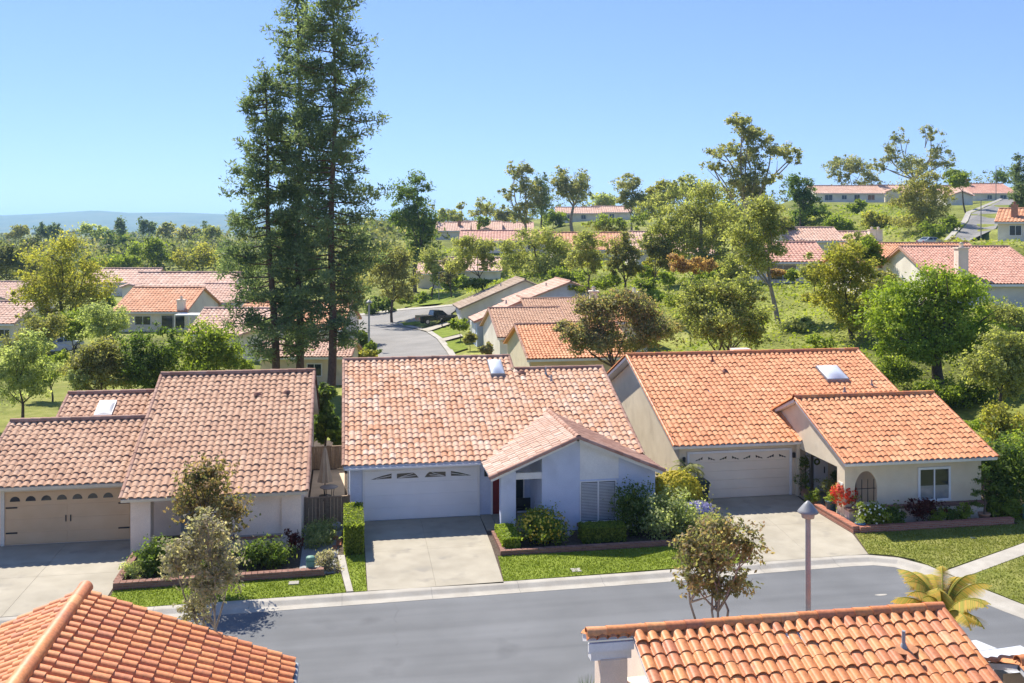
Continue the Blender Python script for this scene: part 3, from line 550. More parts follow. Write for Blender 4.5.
# ================================================================ STREET AND YARDS
KP = [(-60,31.9),(-30,32.35),(-14,32.65),(-1.5,32.9),(11,33.15),(15.1,33.38),(18.6,33.5),(19.6,33.45),(20.4,33.05),(20.85,32.3),(21.0,31.4),(21.25,30.2),(21.7,28.5),(22.3,26.8),(23.2,24.5),(24.5,21)]
def sweep(mb, pts, prof, sign=1):
    P = np.array(pts, float); T = unit(np.gradient(P, axis=0)); N = np.stack((-T[:,1], T[:,0]), 1)*sign; m = len(prof); V = []
    for p, n in zip(P, N): V += [(p[0]+n[0]*o, p[1]+n[1]*o, z) for o, z in prof]
    mb.add(V, [(i*m+j, i*m+j+1, (i+1)*m+j+1, (i+1)*m+j) for i in range(len(P)-1) for j in range(m-1)], .5, False)
PR = [(-.34,-.16),(-.34,-.112),(.0,-.105),(.05,-.09),(.22,-.012),(.28,.0),(.50,.0),(.50,-.2)]
k = MB(); sweep(k, KP, PR); structure('kerb', k, M['kerb'])
k = MB(); sweep(k, [(-60,24.3),(-20,24.75),(0,25.0),(19.3,25.3)], PR, -1); structure('kerb', k, M['kerb'])
k = MB()
for i in range(13):      # expansion joints across the kerb
    x = -18.4+3.05*i; y = float(np.interp(x, [p[0] for p in KP[:7]], [p[1] for p in KP[:7]]))
    for (o0, z0), (o1, z1) in zip(PR[1:-2], PR[2:-1]): k.add([(x-.005,y+o0,z0+.003),(x+.005,y+o0,z0+.003),(x+.005,y+o1,z1+.003),(x-.005,y+o1,z1+.003)], [(0,1,2,3)])
structure('kerb_joint', k, M['road_seal'])
r = MB(); top = [p for p in KP]; r.poly([(-60,24.0,-.12),(19.3,25.0,-.12),(19.4,18,-.12)]+[(x,y-.1 if x<19 else y,-.12) for x,y in top[::-1]]); structure('road', r, M['asphalt'])
b = MB()      # pale worn patch and sealed cracks in the asphalt
P = [gz(396+2.2*math.sin(i*1.3)+1.3*math.sin(i*3.1), 645-i*3.2, -.116) for i in range(16)]
for p, q in zip(P[:-1], P[1:]):
    b.hexa([(p[0]-.008,p[1],-.118),(p[0]+.008,p[1],-.118),(q[0]+.008,q[1],-.118),(q[0]-.008,q[1],-.118),(p[0]-.008,p[1],-.115),(p[0]+.008,p[1],-.115),(q[0]+.008,q[1],-.115),(q[0]-.008,q[1],-.115)])
structure('road_crack', b, M['road_seal'])
b = MB(); b.slab([(18.2+.22*math.cos(a)*(1+.2*math.sin(3*a)), 30.4+.07*math.sin(a)) for a in np.linspace(0, 6.28, 14)[:-1]], -.119, -.115); structure('road_patch', b, M['kerb'])
def slabs(name, pieces, m, z0=-.2, z1=0.0):
    b = MB()
    for p in pieces: b.slab(p, z0, z1)
    return structure(name, b, M[m])
def quadgrid(x0, x1, ys, xs=None, g=.005):   # slab pieces with open joints
    xs = xs or [x0, (x0+x1)/2, x1]
    return [[(xs[i]+g, ys[j]+g), (xs[i+1]-g, ys[j]+g), (xs[i+1]-g, ys[j+1]-g), (xs[i]+g, ys[j+1]-g)] for i in range(len(xs)-1) for j in range(len(ys)-1)]
slabs('driveway', quadgrid(0, 0, [33.25, 36.9, 40.7], [-13.7, -10.9, -7.95]), 'concrete')
slabs('driveway', [[(.77,33.5),(3.133,33.46),(3.183,37.5),(.77,37.5)], [(3.14,33.46),(5.52,33.42),(5.70,37.5),(3.19,37.5)], [(.77,37.507),(3.183,37.507),(3.213,41.5),(.77,41.5)], [(3.19,37.507),(5.70,37.507),(5.78,41.5),(3.22,41.5)]], 'concrete')
slabs('driveway', [[(15.0,33.85),(17.5,33.95),(17.9,38.0),(15.1,38.0)], [(17.507,33.95),(19.8,34.0),(20.5,36.4),(20.5,38.0),(17.907,38.0)], [(15.1,38.007),(17.9,38.007),(18.1,42.25),(15.4,42.25)], [(17.907,38.007),(20.5,38.007),(20.52,39.8),(20.9,42.25),(18.107,42.25)]], 'concrete')
slabs('path', [[(5.80,39.4),(6.28,39.4),(6.28,41.5),(5.80,41.5)], [(6.95,39.0),(8.02,39.0),(8.02,41.5),(6.3,41.5),(6.3,39.4),(6.95,39.4)]], 'concrete', -.2, .03)
slabs('path', [[(20.95,38.6),(22.88,38.12),(22.88,42.2),(20.95,42.2)]], 'concrete', -.2, .06)
slabs('path', [[(21.48,31.75),(21.62,31.0),(25.6,32.85),(31,35.3),(31,36.2),(25.5,33.6)]], 'kerb', -.2, .015)
slabs('path', [[(-.28,37.3),(-.02,37.3),(.10,35.6),(.28,33.5),(.05,33.5),(-.14,35.6)]], 'kerb', -.2, .02)
slabs('path', [[(8.15,34.0),(8.5,34.0),(8.5,34.35),(8.15,34.35)]], 'kerb', -.2, .03)
slabs('patio', [[(-1.6,41.6),(-.02,41.6),(-.02,50.7),(-1.6,50.7)]], 'patio', -.2, .01)
slabs('driveway', [[(14.6,18),(19.35,18),(19.35,24.9),(14.6,24.9)], [(19.4,20),(22.8,20),(22.2,24.9),(19.4,24.9)]], 'concrete', -.2, 0)
def lawn(pts, m='lawn', bm='blade', dens=330):
    slabs('lawn', [pts], m, -.2, .012); P = np.array(pts); lo, hi = P.min(0), P.max(0); A = (hi-lo).prod(); n = int(A*dens); Q = lo+RNG.random((n, 2))*(hi-lo)
    ins = np.zeros(n, bool); j = len(P)-1
    for i in range(len(P)):
        c = ((P[i,1] > Q[:,1]) != (P[j,1] > Q[:,1])) & (Q[:,0] < (P[j,0]-P[i,0])*(Q[:,1]-P[i,1])/(P[j,1]-P[i,1]+1e-12)+P[i,0]); ins ^= c; j = i
    Q = Q[ins]; n = len(Q); a = RNG.random(n)*6.28; s = .03+.03*RNG.random(n); h = .03+.04*RNG.random(n); l = RNG.normal(0, .025, (n, 2))
    p = np.column_stack((Q, np.full(n, .008))); dx = np.column_stack((np.cos(a)*s, np.sin(a)*s, 0*a)); tp = np.column_stack((Q+l, .012+h))
    tt = np.clip(.55*RNG.random(n)+.45*lowfreq(Q[:,0]*2, Q[:,1]*2, 1.), 0, 1)
    g = MB(); g.add(np.stack((p-dx*.5, p+dx*.5, tp), 1).reshape(-1, 3), np.arange(n*3).reshape(-1, 3), tt); o = g.build('grass', M[bm]); o['kind'] = 'stuff'
lawn([(-7.85,33.28),(.03,33.45),(-.16,35.4),(-.6,35.18),(-7.85,35.0)])
lawn([(.30,33.47),(.74,33.47),(.74,37.25),(.02,37.25),(.12,35.6)])
lawn([(5.55,33.55),(14.9,33.9),(14.9,36.15),(5.75,36.15)])
lawn([(19.85,34.02),(20.6,33.72),(21.2,33.15),(21.5,31.86),(25.5,33.66),(31,36.26),(31,37.3),(28.2,37.3),(28.2,36.35),(20.6,36.35)], 'lawn_dry', 'blade_dry')
lawn([(21.7,30.9),(22.2,28.7),(22.9,26.7),(24,24),(34,24),(34,36.5),(31,35.26),(25.6,32.81),(21.66,31.0)], 'lawn_dry', 'blade_dry', 200)
s = MB(); s.poly([(-16,33.0,-.03),(19.9,33.7,-.03),(21.6,33.0,-.03),(22.2,29,-.03),(24,23,-.03),(34,23,-.03),(34,58,-.03),(-16,58,-.03)]); structure('soil', s, M['soil'])
s = MB(); s.poly([(-60,-5,-.04),(30,-5,-.04),(24,20,-.04),(19.4,24.9,-.04),(0,24.5,-.04),(-60,23.9,-.04)]); structure('ground', s, M['dry_yard'])
slabs('gravel', [[(-1.65,35.5),(-.35,35.5),(-.3,37.3),(-.05,41.3),(-1.65,41.3)]], 'gravel', -.2, -.005)
# low brick planters and edgings
def planter(label, segs, m, h=.28, wd=.22):
    x, y = segs[0][0]; r = thing('planter_edging', label, 'edging', (x, y, 0), 0, 'low brick edgings', True); b = MB()
    for (x0, y0), (x1, y1) in segs: b.bar((x0, y0, h/2-.05), (x1, y1, h/2-.05), wd, h+.1)
    c = MB()
    for (x0, y0), (x1, y1) in segs:
        n = max(1, int(math.hypot(x1-x0, y1-y0)/.21))
        for i in range(n):
            p = np.array((x0+(x1-x0)*(i+.04)/n, y0+(y1-y0)*(i+.04)/n, h+.028)); q = np.array((x0+(x1-x0)*(i+.96)/n, y0+(y1-y0)*(i+.96)/n, h+.028)); c.bar(p, q, wd+.05, .052)
    part(b, 'wall', m, r); part(c, 'coping', m, r)
planter('red brick edging in front of the shrubs of the tan-door house', [((-7.9,35.12),(-.75,35.3)), ((-7.8,35.25),(-7.8,38.4))], 'brick_dark', .2)  # shadow of the shrubs is put into the dark brick colour
planter('low brown edging between the lawn and the shrubs of the pale blue house', [((5.85,36.28),(12.9,36.28)), ((5.98,36.4),(5.98,38.7))], 'brick_dark', .14, .16)
planter('red brick edging beside the driveway and lawn of the cream house', [((20.72,36.5),(20.72,39.8)), ((20.85,36.5),(27.9,36.5))], 'brick', .2, .24)
# ---------------------------------------------------------------- shrubs and plants of the front gardens
def shrub(label, c, r, n, size, m, group=None, name='shrub', cat='shrub', flowers=None, stems=True, boxy=False, world_core=False, **kw):
    c = np.asarray(c, float); root = thing(name, label, cat, c, 0, group); r = np.asarray(r, float); f = MB()
    if boxy:
        K = n; u = RNG.random((K, 3))*2-1; ax = RNG.integers(0, 3, K); sg = np.where(RNG.random(K) < .5, -1, 1); u[np.arange(K), ax] = sg*(1-.12*RNG.random(K))
        top = (ax == 2) & (sg < 0); u[top, 2] = 1
        P = u*r*(1+.02*RNG.normal(size=(K, 1))); P[:,2] += r[2]; N = np.zeros((K, 3)); N[np.arange(K), ax] = sg; N = unit(np.abs(N)*np.sign(u)+RNG.normal(size=(K,3))*.6)
        T = unit(np.cross(N, RNG.normal(size=(K,3)))); Bn = np.cross(N, T); s = size*(.6+.8*RNG.random(K))[:,None]
        f.add(np.stack((P-T*s*.5, P+Bn*s*.32, P+T*s*.5, P-Bn*s*.32), 1).reshape(-1,3), np.arange(K*4).reshape(-1,4), np.clip(RNG.beta(1.6,1.6,K), 0, 1))
        f.box(-r[0]*.9, r[0]*.9, -r[1]*.9, r[1]*.9, 0, 2*r[2]*.92, .05)
    else:
        kw.setdefault('per', 30); kw.setdefault('clump', .35)
        leaves(f, [((0,0,r[2]), r)], n, size, **kw)
    f.build('foliage', M[m], root)
    if stems and not boxy:
        s = MB()
        for i in range(6):
            e = unit(RNG.normal(size=3))*r*.6+np.array((0,0,r[2]*1.2)); limb(s, (RNG.normal(0,.04),RNG.normal(0,.04),-.1), e, .022, .008, .1, 4, 5)
        s.build('stem', M['bark'], root)
    for q in (flowers or []):
        fl = MB(); K = q[1]; D = unit(RNG.normal(size=(K,3))+np.array((0,-.2,.5))); P = D*r*(1.0+.06*RNG.random((K,1))); P[:,2] += r[2]
        for a in range(3):
            T = unit(np.cross(D, RNG.normal(size=(K,3)))+D*.3); Bn = unit(np.cross(D, T)); s = q[2]
            fl.add(np.stack((P-T*s*.5, P+Bn*s*.4, P+T*s*.5, P-Bn*s*.4), 1).reshape(-1,3), np.arange(K*4).reshape(-1,4), RNG.random(K))
        fl.build('flowers', M[q[0]], root)
    return root
GS = 'shrubs in the front gardens'
shrub('tall clipped box hedge at the left edge of the pale blue house driveway', (.34,38.85,0), (.38,1.55,.56), 9000, .085, 'green', None, 'hedge', 'hedge', boxy=True)
shrub('small square clipped hedge at the porch end of the pale blue house driveway', (6.35,37.55,0), (.36,.95,.26), 3000, .08, 'bright', None, 'hedge', 'hedge', boxy=True)
shrub('round green bush dotted with yellow blooms in front of the pale blue porch column', (7.75,37.55,0), (.98,.9,.62), 5200, .11, 'green', GS, flowers=[('flower_yellow',260,.10)])
shrub('low dark clipped hedge under the front window of the pale blue house', (10.2,37.45,0), (.88,.42,.30), 4600, .085, 'green', None, 'hedge', 'hedge', boxy=True)
shrub('loose dark grey-green shrub at the right end of the pale blue front wall', (11.75,38.1,0), (.8,.75,1.05), 3600, .12, 'dark', GS, shell=.4)
shrub('tall pale green shrub between the pale blue house and the golden bush', (12.95,37.3,0), (1.15,1.0,.95), 5200, .13, 'grey', GS, shell=.45)
shrub('golden yellow flowering bush at the corner of the pale blue house by the small palm', (14.1,39.7,0), (1.1,.95,.98), 4200, .12, 'yellow', GS, flowers=[('flower_gold',3200,.14)])
shrub('lavender-blue flowering clump below the golden bush', (14.5,38.3,0), (.9,.7,.52), 2200, .12, 'green', GS, flowers=[('flower_violet',1500,.15)])
shrub('low green shrub between the lavender clump and the driveway of the cream house', (14.4,36.6,0), (.7,.8,.5), 2600, .12, 'willow', GS)
shrub('dark green shrub at the corner of the tan-door house garage and brick edging', (-6.75,36.5,0), (.7,.65,.62), 3600, .11, 'dark', GS)
shrub('small grey-green plant at the brick corner next to the tan-door driveway', (-7.45,36.0,0), (.4,.4,.36), 1300, .08, 'grey', GS)
shrub('spreading dark green shrub under the brick ledge of the tan-door house', (-2.9,36.7,0), (1.0,.6,.44), 4000, .15, 'dark', GS, thin=.3)
shrub('small dark shrub left of the spreading shrub, behind the pale street tree', (-4.7,36.7,0), (.5,.5,.32), 2000, .12, 'dark', GS)
shrub('sparse red-leaved plant left of the spreading shrub by the off-white wall', (-4.6,37.9,0), (.35,.3,.8), 500, .13, 'burgundy', GS, shell=.2)
shrub('sparse red-leaved plant at the right corner of the off-white wall', (-1.95,37.6,0), (.35,.3,.62), 420, .13, 'burgundy', GS, shell=.2)
shrub('blue-grey succulent bush in the gravel bed before the wooden gate', (-1.05,39.0,0), (.62,1.1,.38), 3200, .10, 'grey', GS, tshift=-.1)
shrub('pale dried plant by the green utility box, at the end of the brick edging', (-.62,36.0,0), (.5,.45,.3), 1500, .10, 'pale', GS)
shrub('white-blooming rose bush against the pony wall of the cream house', (21.75,36.95,0), (.72,.42,.52), 2600, .11, 'green', GS, flowers=[('flower_white',60,.11)])
shrub('dark shrub to the right of the white roses, below the arched opening', (22.75,36.95,0), (.5,.4,.42), 1900, .11, 'dark', GS)
shrub('burgundy-leaved shrub under the left edge of the cream house window', (24.1,37.05,.35), (.9,.36,.34), 1100, .12, 'burgundy', GS)
shrub('small green shrub below the burgundy one', (24.6,36.85,0), (.35,.3,.36), 1000, .1, 'green', GS)
shrub('small green shrub below the window of the cream house', (25.35,36.9,0), (.38,.3,.34), 1000, .1, 'dark', GS)
shrub('rounded green shrub right of the window, beside the potted tree', (25.95,36.95,0), (.35,.3,.42), 1100, .1, 'green', GS)
shrub('tall dark hedge bush at the right end of the cream house', (28.9,38.4,0), (1.3,1.2,1.55), 7500, .16, 'dark', GS)
shrub('strappy green plant at the foot of the dark hedge bush', (28.3,37.3,0), (.8,.5,.42), 2200, .2, 'green', GS, thin=.2)
shrub('dark leafy bush at the right picture edge beyond the lawn', (31.5,39.5,0), (1.6,1.5,1.5), 7500, .18, 'green', GS)
# potted plants and pots at the entrance of the cream house
def pot(parent, c, r, h, m): MB().lathe(c, [(r*.7,0),(r*.85,h*.4),(r,h*.9),(r*1.08,h*.92),(r*1.08,h),(r*.9,h),(r*.85,h*.85),(.001,h*.85)], 14).build('pot', M[m], parent)
def potted(label, c, r, h, m, balls, lm, size=.07, n=900, fl=None, cat='potted plant'):
    root = thing('potted_plant', label, cat, c, 0, 'potted plants by the entrance of the cream house'); pot(root, (0,0,0), r, h, m); f = MB()
    for (z, rr) in balls: leaves(f, [((0,0,z), (rr,rr,rr))], n, size, per=14, clump=.3, shell=.8)
    f.build('foliage', M[lm], root)
    if len(balls) > 1 or balls[0][0]-balls[0][1] > h: MB().tube([(0,0,h*.8),(0,0,balls[-1][0])], .025, 6).build('stem', M['bark'], root)
    if fl:
        g = MB(); K = fl[1]; z, rr = balls[-1]; D = unit(RNG.normal(size=(K,3))+np.array((0,-.3,.4))); P = D*rr*(.75+.45*RNG.random((K,1)))+np.array((0,0,z)); T = unit(np.cross(D, RNG.normal(size=(K,3)))); Bn = np.cross(D, T); s = fl[2]
        g.add(np.stack((P-T*s*.5,P+Bn*s*.45,P+T*s*.5,P-Bn*s*.45),1).reshape(-1,3), np.arange(K*4).reshape(-1,4), RNG.random(K)); g.build('flowers', M[fl[0]], root)
potted('tiered topiary with a small ball on top, left of the front door', (21.15,41.75,0), (.25), .45, 'pot_clay', [(.8,.45),(1.6,.26)], 'dark')
potted('ball topiary on the path between the front door and red flowers', (21.5,40.3,.06), .2, .35, 'pot_clay', [(.85,.3)], 'willow')
potted('tall dark narrow shrub in a pot under the porch roof', (22.3,41.0,.06), .2, .35, 'pot_clay', [(.7,.28),(1.1,.2)], 'dark')
potted('yellow-green low plant in a pot behind the teal pot', (20.75,40.3,0), .22, .3, 'pot_clay', [(.45,.32)], 'bright')
potted('dark teal pot of green leaves next to the driveway brick edging', (20.98,39.0,0), .26, .62, 'pot_teal', [(.68,.25)], 'green')
potted('red flowering plant in a pot on the corner of the pony wall', (21.2,38.35,.45), .22, .25, 'pot_clay', [(.58,.52)], 'green', .08, 900, ('flower_red',620,.12))
potted('small blue glazed pot with a low plant on the brick corner', (21.05,36.75,.1), .2, .2, 'pot_blue', [(.26,.18)], 'grey', .06, 300)
root = thing('potted_tree', 'cloud-pruned small tree in a clay pot at the right end of the cream wall', 'potted tree', (26.9,36.95,.0)); pot(root, (0,0,0), .24, .36, 'pot_clay')
t = MB(); P = [(0,0,.3),(.06,0,.8),(-.05,.03,1.3),(.04,0,1.8),(0,0,2.2)]; t.tube(P, [.05,.045,.04,.03,.015], 7); f = MB()
for x, z, rr in ((-.34,.75,.24),(.34,.95,.22),(-.32,1.25,.25),(.3,1.45,.24),(-.2,1.75,.22),(.12,2.0,.24),(0,2.3,.2)):
    t.tube([(0,0,z-.15),(x*.6,0,z-.03),(x,0,z)], .018, 5); leaves(f, [((x,0,z),(rr*1.15,rr,rr*.5))], 330, .075, per=12, shell=.6)
t.build('trunk', M['bark'], root); f.build('crown', M['dark'], root)
# rocks
def stone(label, c, r, grp='stones in the front beds'):
    b = MB(); b.ell((0,0,r[2]*.6), r, 9, 6); V = b.v[0]; V *= 1+RNG.normal(0,.09,(len(V),1)); o = b.build('stone', M['stone']); o.location = c; tag(o, label, 'stone', grp)
for x, y, s, l in ((15.55,41.4,.34,'largest grey stone on the ground beside the dark wheelie bin'), (16.0,41.0,.26,'flat grey stone in front of the dark wheelie bin'), (15.2,40.6,.28,'grey stone nearest the golden bush by the bin'), (-.5,37.2,.22,'rounded stone at the lower end of the gravel bed'), (-.4,40.6,.3,'stone by the hedge below the wooden gate'), (8.55,38.2,.2,'left one of two pale stones by the yellow-dotted bush'), (8.95,38.1,.17,'right one of two pale stones by the yellow-dotted bush')): stone(l, (x,y,0), (s,s*.8,s*.6))
b = MB(); 
for i in range(5): b.box(-.45-.05+.18*math.sin(i), -.3+.18*math.sin(i), 38.0+i*.4, 38.36+i*.4, -.02, .06)
o = b.build('brick_border', M['brick']); tag(o, 'row of loose red bricks beside the gravel bed and mow strip', 'edging')
# small palm in front of the cream garage
root = thing('palm', 'small feathery palm at the left corner of the cream house garage', 'palm', (15.1,41.2,0)); t = MB(); limb(t, (0,0,-.1), (.05,0,1.65), .10, .075, .02, 6, 9); t.build('trunk', M['bark'], root)
def frond(mb, o, az, el, L, n=26, wd=.32, droop=1.1, sz=.035, tt=(0,1)):
    o = np.asarray(o, float); h = np.array((math.cos(az), math.sin(az), 0)); s = np.array((-math.sin(az), math.cos(az), 0)); P = [o]; a = el
    for i in range(12):
        P.append(P[-1] + (h*math.cos(a)+np.array((0,0,math.sin(a))))*L/12); a -= droop*(i+2)/60*1.3
    P = np.array(P); mb.tube(P, np.linspace(.018, .004, 13)*(1+L*.4), 5, tt[0]*.5+tt[1]*.3)
    u = np.linspace(.12, 1, n); q = np.column_stack([np.interp(u, np.linspace(0,1,13), P[:,k]) for k in range(3)])
    for sg in (-1, 1):
        l = wd*np.sin(np.clip(u*1.05, 0, 1)*math.pi)**.6*(.8+.4*RNG.random(n)) + .05
        d = s*sg*.8 + h*.5 + np.array((0,0,-.25)); e = q + d*l[:,None] + np.array((0,0,-.25))*(l**2)[:,None]; wv = h*sz
        mb.add(np.stack((q-wv, q+wv, e+wv*.2, e-wv*.2), 1).reshape(-1,3), np.arange(n*4).reshape(-1,4), np.clip(tt[0]+(tt[1]-tt[0])*RNG.random(n), 0, 1))
f = MB()
for i in range(26): frond(f, (.05,0,1.62), i*2.4, RNG.uniform(-.1,1.2), .95, 22, .26, 1.3, .018)
f.build('crown', M['willow'], root)
# yellowing palm near the car
root = thing('palm', 'yellowing palm with tattered fronds behind the near orange roof', 'palm', (14.3,21.1,0)); t = MB(); limb(t, (0,0,-.1), (-.05,0,3.0), .15, .12, .02, 6, 10); t.build('trunk', M['bark'], root); f = MB()
for i in range(18): frond(f, (-.05,0,3.0), i*2.4+.3, RNG.uniform(.7,1.52), 1.35+.35*RNG.random(), 84, .36, .9, .019, (.3,1.0))
f.build('crown', M['palm'], root)
root = thing('yucca', 'spiky yucca plant left of the white column at the bottom edge', 'plant', (*ray(587,690,22.6)[:2],0)); f = MB()
for i in range(60):
    az = i*2.4; el = RNG.uniform(.1,1.45); h = np.array((math.cos(az)*math.cos(el), math.sin(az)*math.cos(el), math.sin(el))); s = unit(np.cross(h,(0,0,1.)))*.03; o = np.array((0,0,1.25)); e = o+h*RNG.uniform(.5,.75)
    f.add([o-s, o+s, e], [(0,1,2)], RNG.random())
MB().tube([(0,0,-.1),(0,0,1.3)], .09, 8).build('trunk', M['bark'], root); f.build('foliage', M['dark'], root)
# ---------------------------------------------------------------- fences, gate, umbrella, bin, boxes, lamp
def fence(label, p, q, h, post=1.6, name='fence'):
    p = np.array((*p,0.)); q = np.array((*q,0.)); L = np.linalg.norm(q-p); d = (q-p)/L; root = thing(name, label, 'fence', p, 0, None, True); b = MB(); n = int(L/.14)
    for i in range(n): hh = h+RNG.normal(0,.008); a = p+d*(L*(i+.04)/n); e = p+d*(L*(i+.96)/n); m_ = np.array((0,0,hh/2)); b.bar(a+m_, e+m_, .022, hh, RNG.random())
    part(b, 'panel', 'wood_fence', root); c = MB(); k = max(1, int(round(L/post)))
    for i in range(k+1): e = p+d*L*i/k; c.box(e[0]-.055, e[0]+.055, e[1]-.055, e[1]+.055, -.1, h+.06, .3)
    c.bar(p+(0,0,h+.02)+np.array((0,-.02,0)), q+(0,0,h+.02)+np.array((0,-.02,0)), .1, .04, .6); part(c, 'post', 'wood_fence', root); return root
fence('wooden side gate fence between the tan-door house and the pale blue house', (-1.66,41.4), (.15,41.45), 1.12, .9)
fence('wooden back fence behind the patio with dark shrubs above it', (-2.0,50.9), (.3,51.0), 1.15, 1.2)
root = thing('patio_umbrella', 'closed beige patio umbrella standing on the side patio', 'umbrella', (-.92,45.6,.01)); MB().tube([(0,0,0),(0,0,2.25)], .025, 8).build('pole', M['iron'], root)
c = MB(); n = 16; pr = [(.03,2.3),(.09,2.1),(.16,1.6),(.24,1.0),(.30,.72)]; V = []
for r_, z in pr: V += [((r_*(1+.28*(j % 2)))*math.cos(j*2*math.pi/n), (r_*(1+.28*(j % 2)))*math.sin(j*2*math.pi/n), z) for j in range(n)]
c.add(V, [(i*n+j, i*n+(j+1) % n, (i+1)*n+(j+1) % n, (i+1)*n+j) for i in range(len(pr)-1) for j in range(n)]); c.build('canopy', M['cloth'], root); MB().lathe((0,0,0), [(.28,0),(.28,.06),(.05,.1)], 14).build('base', M['iron'], root)
root = thing('patio_table', 'round iron patio table beside the closed umbrella', 'table', (-.72,44.6,.01)); MB().lathe((0,0,.70), [(.4,0),(.42,.015),(.4,.03),(.001,.03)], 18).build('tabletop', M['metal_grey'], root)
for i in range(4):
    a = i*math.pi/2+.5; MB().tube([(.28*math.cos(a),.28*math.sin(a),.7),(.22*math.cos(a),.22*math.sin(a),.35),(.34*math.cos(a),.34*math.sin(a),0)], .015, 6).build('leg', M['iron'], root)
root = thing('wheelie_bin', 'dark green wheelie bin at the left end of the cream garage door', 'bin', (15.98,41.7,0)); b = MB()
b.hexa([(-.24,-.27,.08),(.24,-.27,.08),(.24,.24,.08),(-.24,.24,.08),(-.31,-.36,.98),(.31,-.36,.98),(.31,.3,.98),(-.31,.3,.98)]); b.box(-.335,.335,-.385,.32,.94,.985); b.build('body', M['bin_green'], root)
b = MB(); b.hexa([(-.33,-.40,.99),(.33,-.40,.99),(.33,.34,.99),(-.33,.34,.99),(-.26,-.33,1.07),(.26,-.33,1.07),(.26,.30,1.07),(-.26,.30,1.07)]); b.tube([(-.22,.36,1.0),(.22,.36,1.0)], .022, 8); b.build('lid', M['bin_green'], root)
for s_ in (-1, 1): MB().tube([(s_*.25,.24,.1),(s_*.32,.24,.1)], .10, 12).build('wheel', M['rubber'], root)
MB().box(-.06,.06,-.335,-.325,.62,.74).build('emblem', M['trim'], root)
for l, x, y, h, rr in (('green utility pedestal in the lawn in front of the gravel bed', -1.24,35.62,.56,.15), ('green utility pedestal by the dark hedge, right of the cream house', 28.9,36.9,.6,.16)):
    root = thing('utility_box', l, 'utility box', (x,y,0), 0, 'green utility pedestals'); MB().lathe((0,0,-.05), [(rr,0),(rr,h*.85),(rr*.97,h*.87)], 16).build('body', M['box_green'], root); MB().lathe((0,0,h*.82), [(rr*1.08,0),(rr*1.08,h*.16),(rr*.9,h*.23),(.001,h*.25)], 16).build('lid', M['box_green'], root)
o = MB().bev(-1.95,-1.6,34.45,34.75,-.02,.05,.01).build('valve_cover', M['kerb']); tag(o, 'white valve cover in the lawn of the tan-door house', 'valve cover')
o = MB().lathe((25.0,35.0,-.01), [(.14,0),(.14,.035),(.1,.045),(.001,.045)], 12).build('valve_cover', M['bin_green']); tag(o, 'dark round valve cover in the lawn of the cream house', 'valve cover')
root = thing('bench', 'small dark bench standing on the porch of the pale blue house', 'bench', (7.55,40.6,.03)); b = MB(); b.box(-.35,.35,-.18,.18,.4,.44); b.build('seat', M['iron'], root); b = MB(); b.box(-.35,.35,.14,.18,.44,.85); b.build('backrest', M['iron'], root)
for x in (-.31,.31):
    for y in (-.15,.15): MB().box(x-.02,x+.02,y-.02,y+.02,0,.4).build('leg', M['iron'], root)
def street_lamp(label, p, h, rp=.08, head=.25):
    root = thing('street_lamp', label, 'street lamp', p, 0, 'street lamps with cone caps')
    t = MB(); t.lathe((0,0,-.3), [(rp*1.5,0),(rp*1.5,.5),(rp*1.1,.6),(rp,.9),(rp*.82,h-.15),(rp*.9,h-.1)], 12); t.build('pole', M['lamp_brown'], root)
    MB().lathe((0,0,h-.42), [(rp*.9,0),(head*.62,.02),(head*.72,.16),(head*.66,.2)], 18).build('lantern', M['lamp_brown'], root)
    MB().lathe((0,0,h-.25), [(head*1.02,-.02),(head*1.05,0),(head*.9,.05),(head*.42,.2),(head*.12,.27),(.001,.28)], 22).build('lamp_shade', M['lamp_shade'], root); return root
p = ray(808,640,24.3); street_lamp('tall street lamp with a grey cone cap at the near kerb', (p[0],p[1],-.05), 5.62)
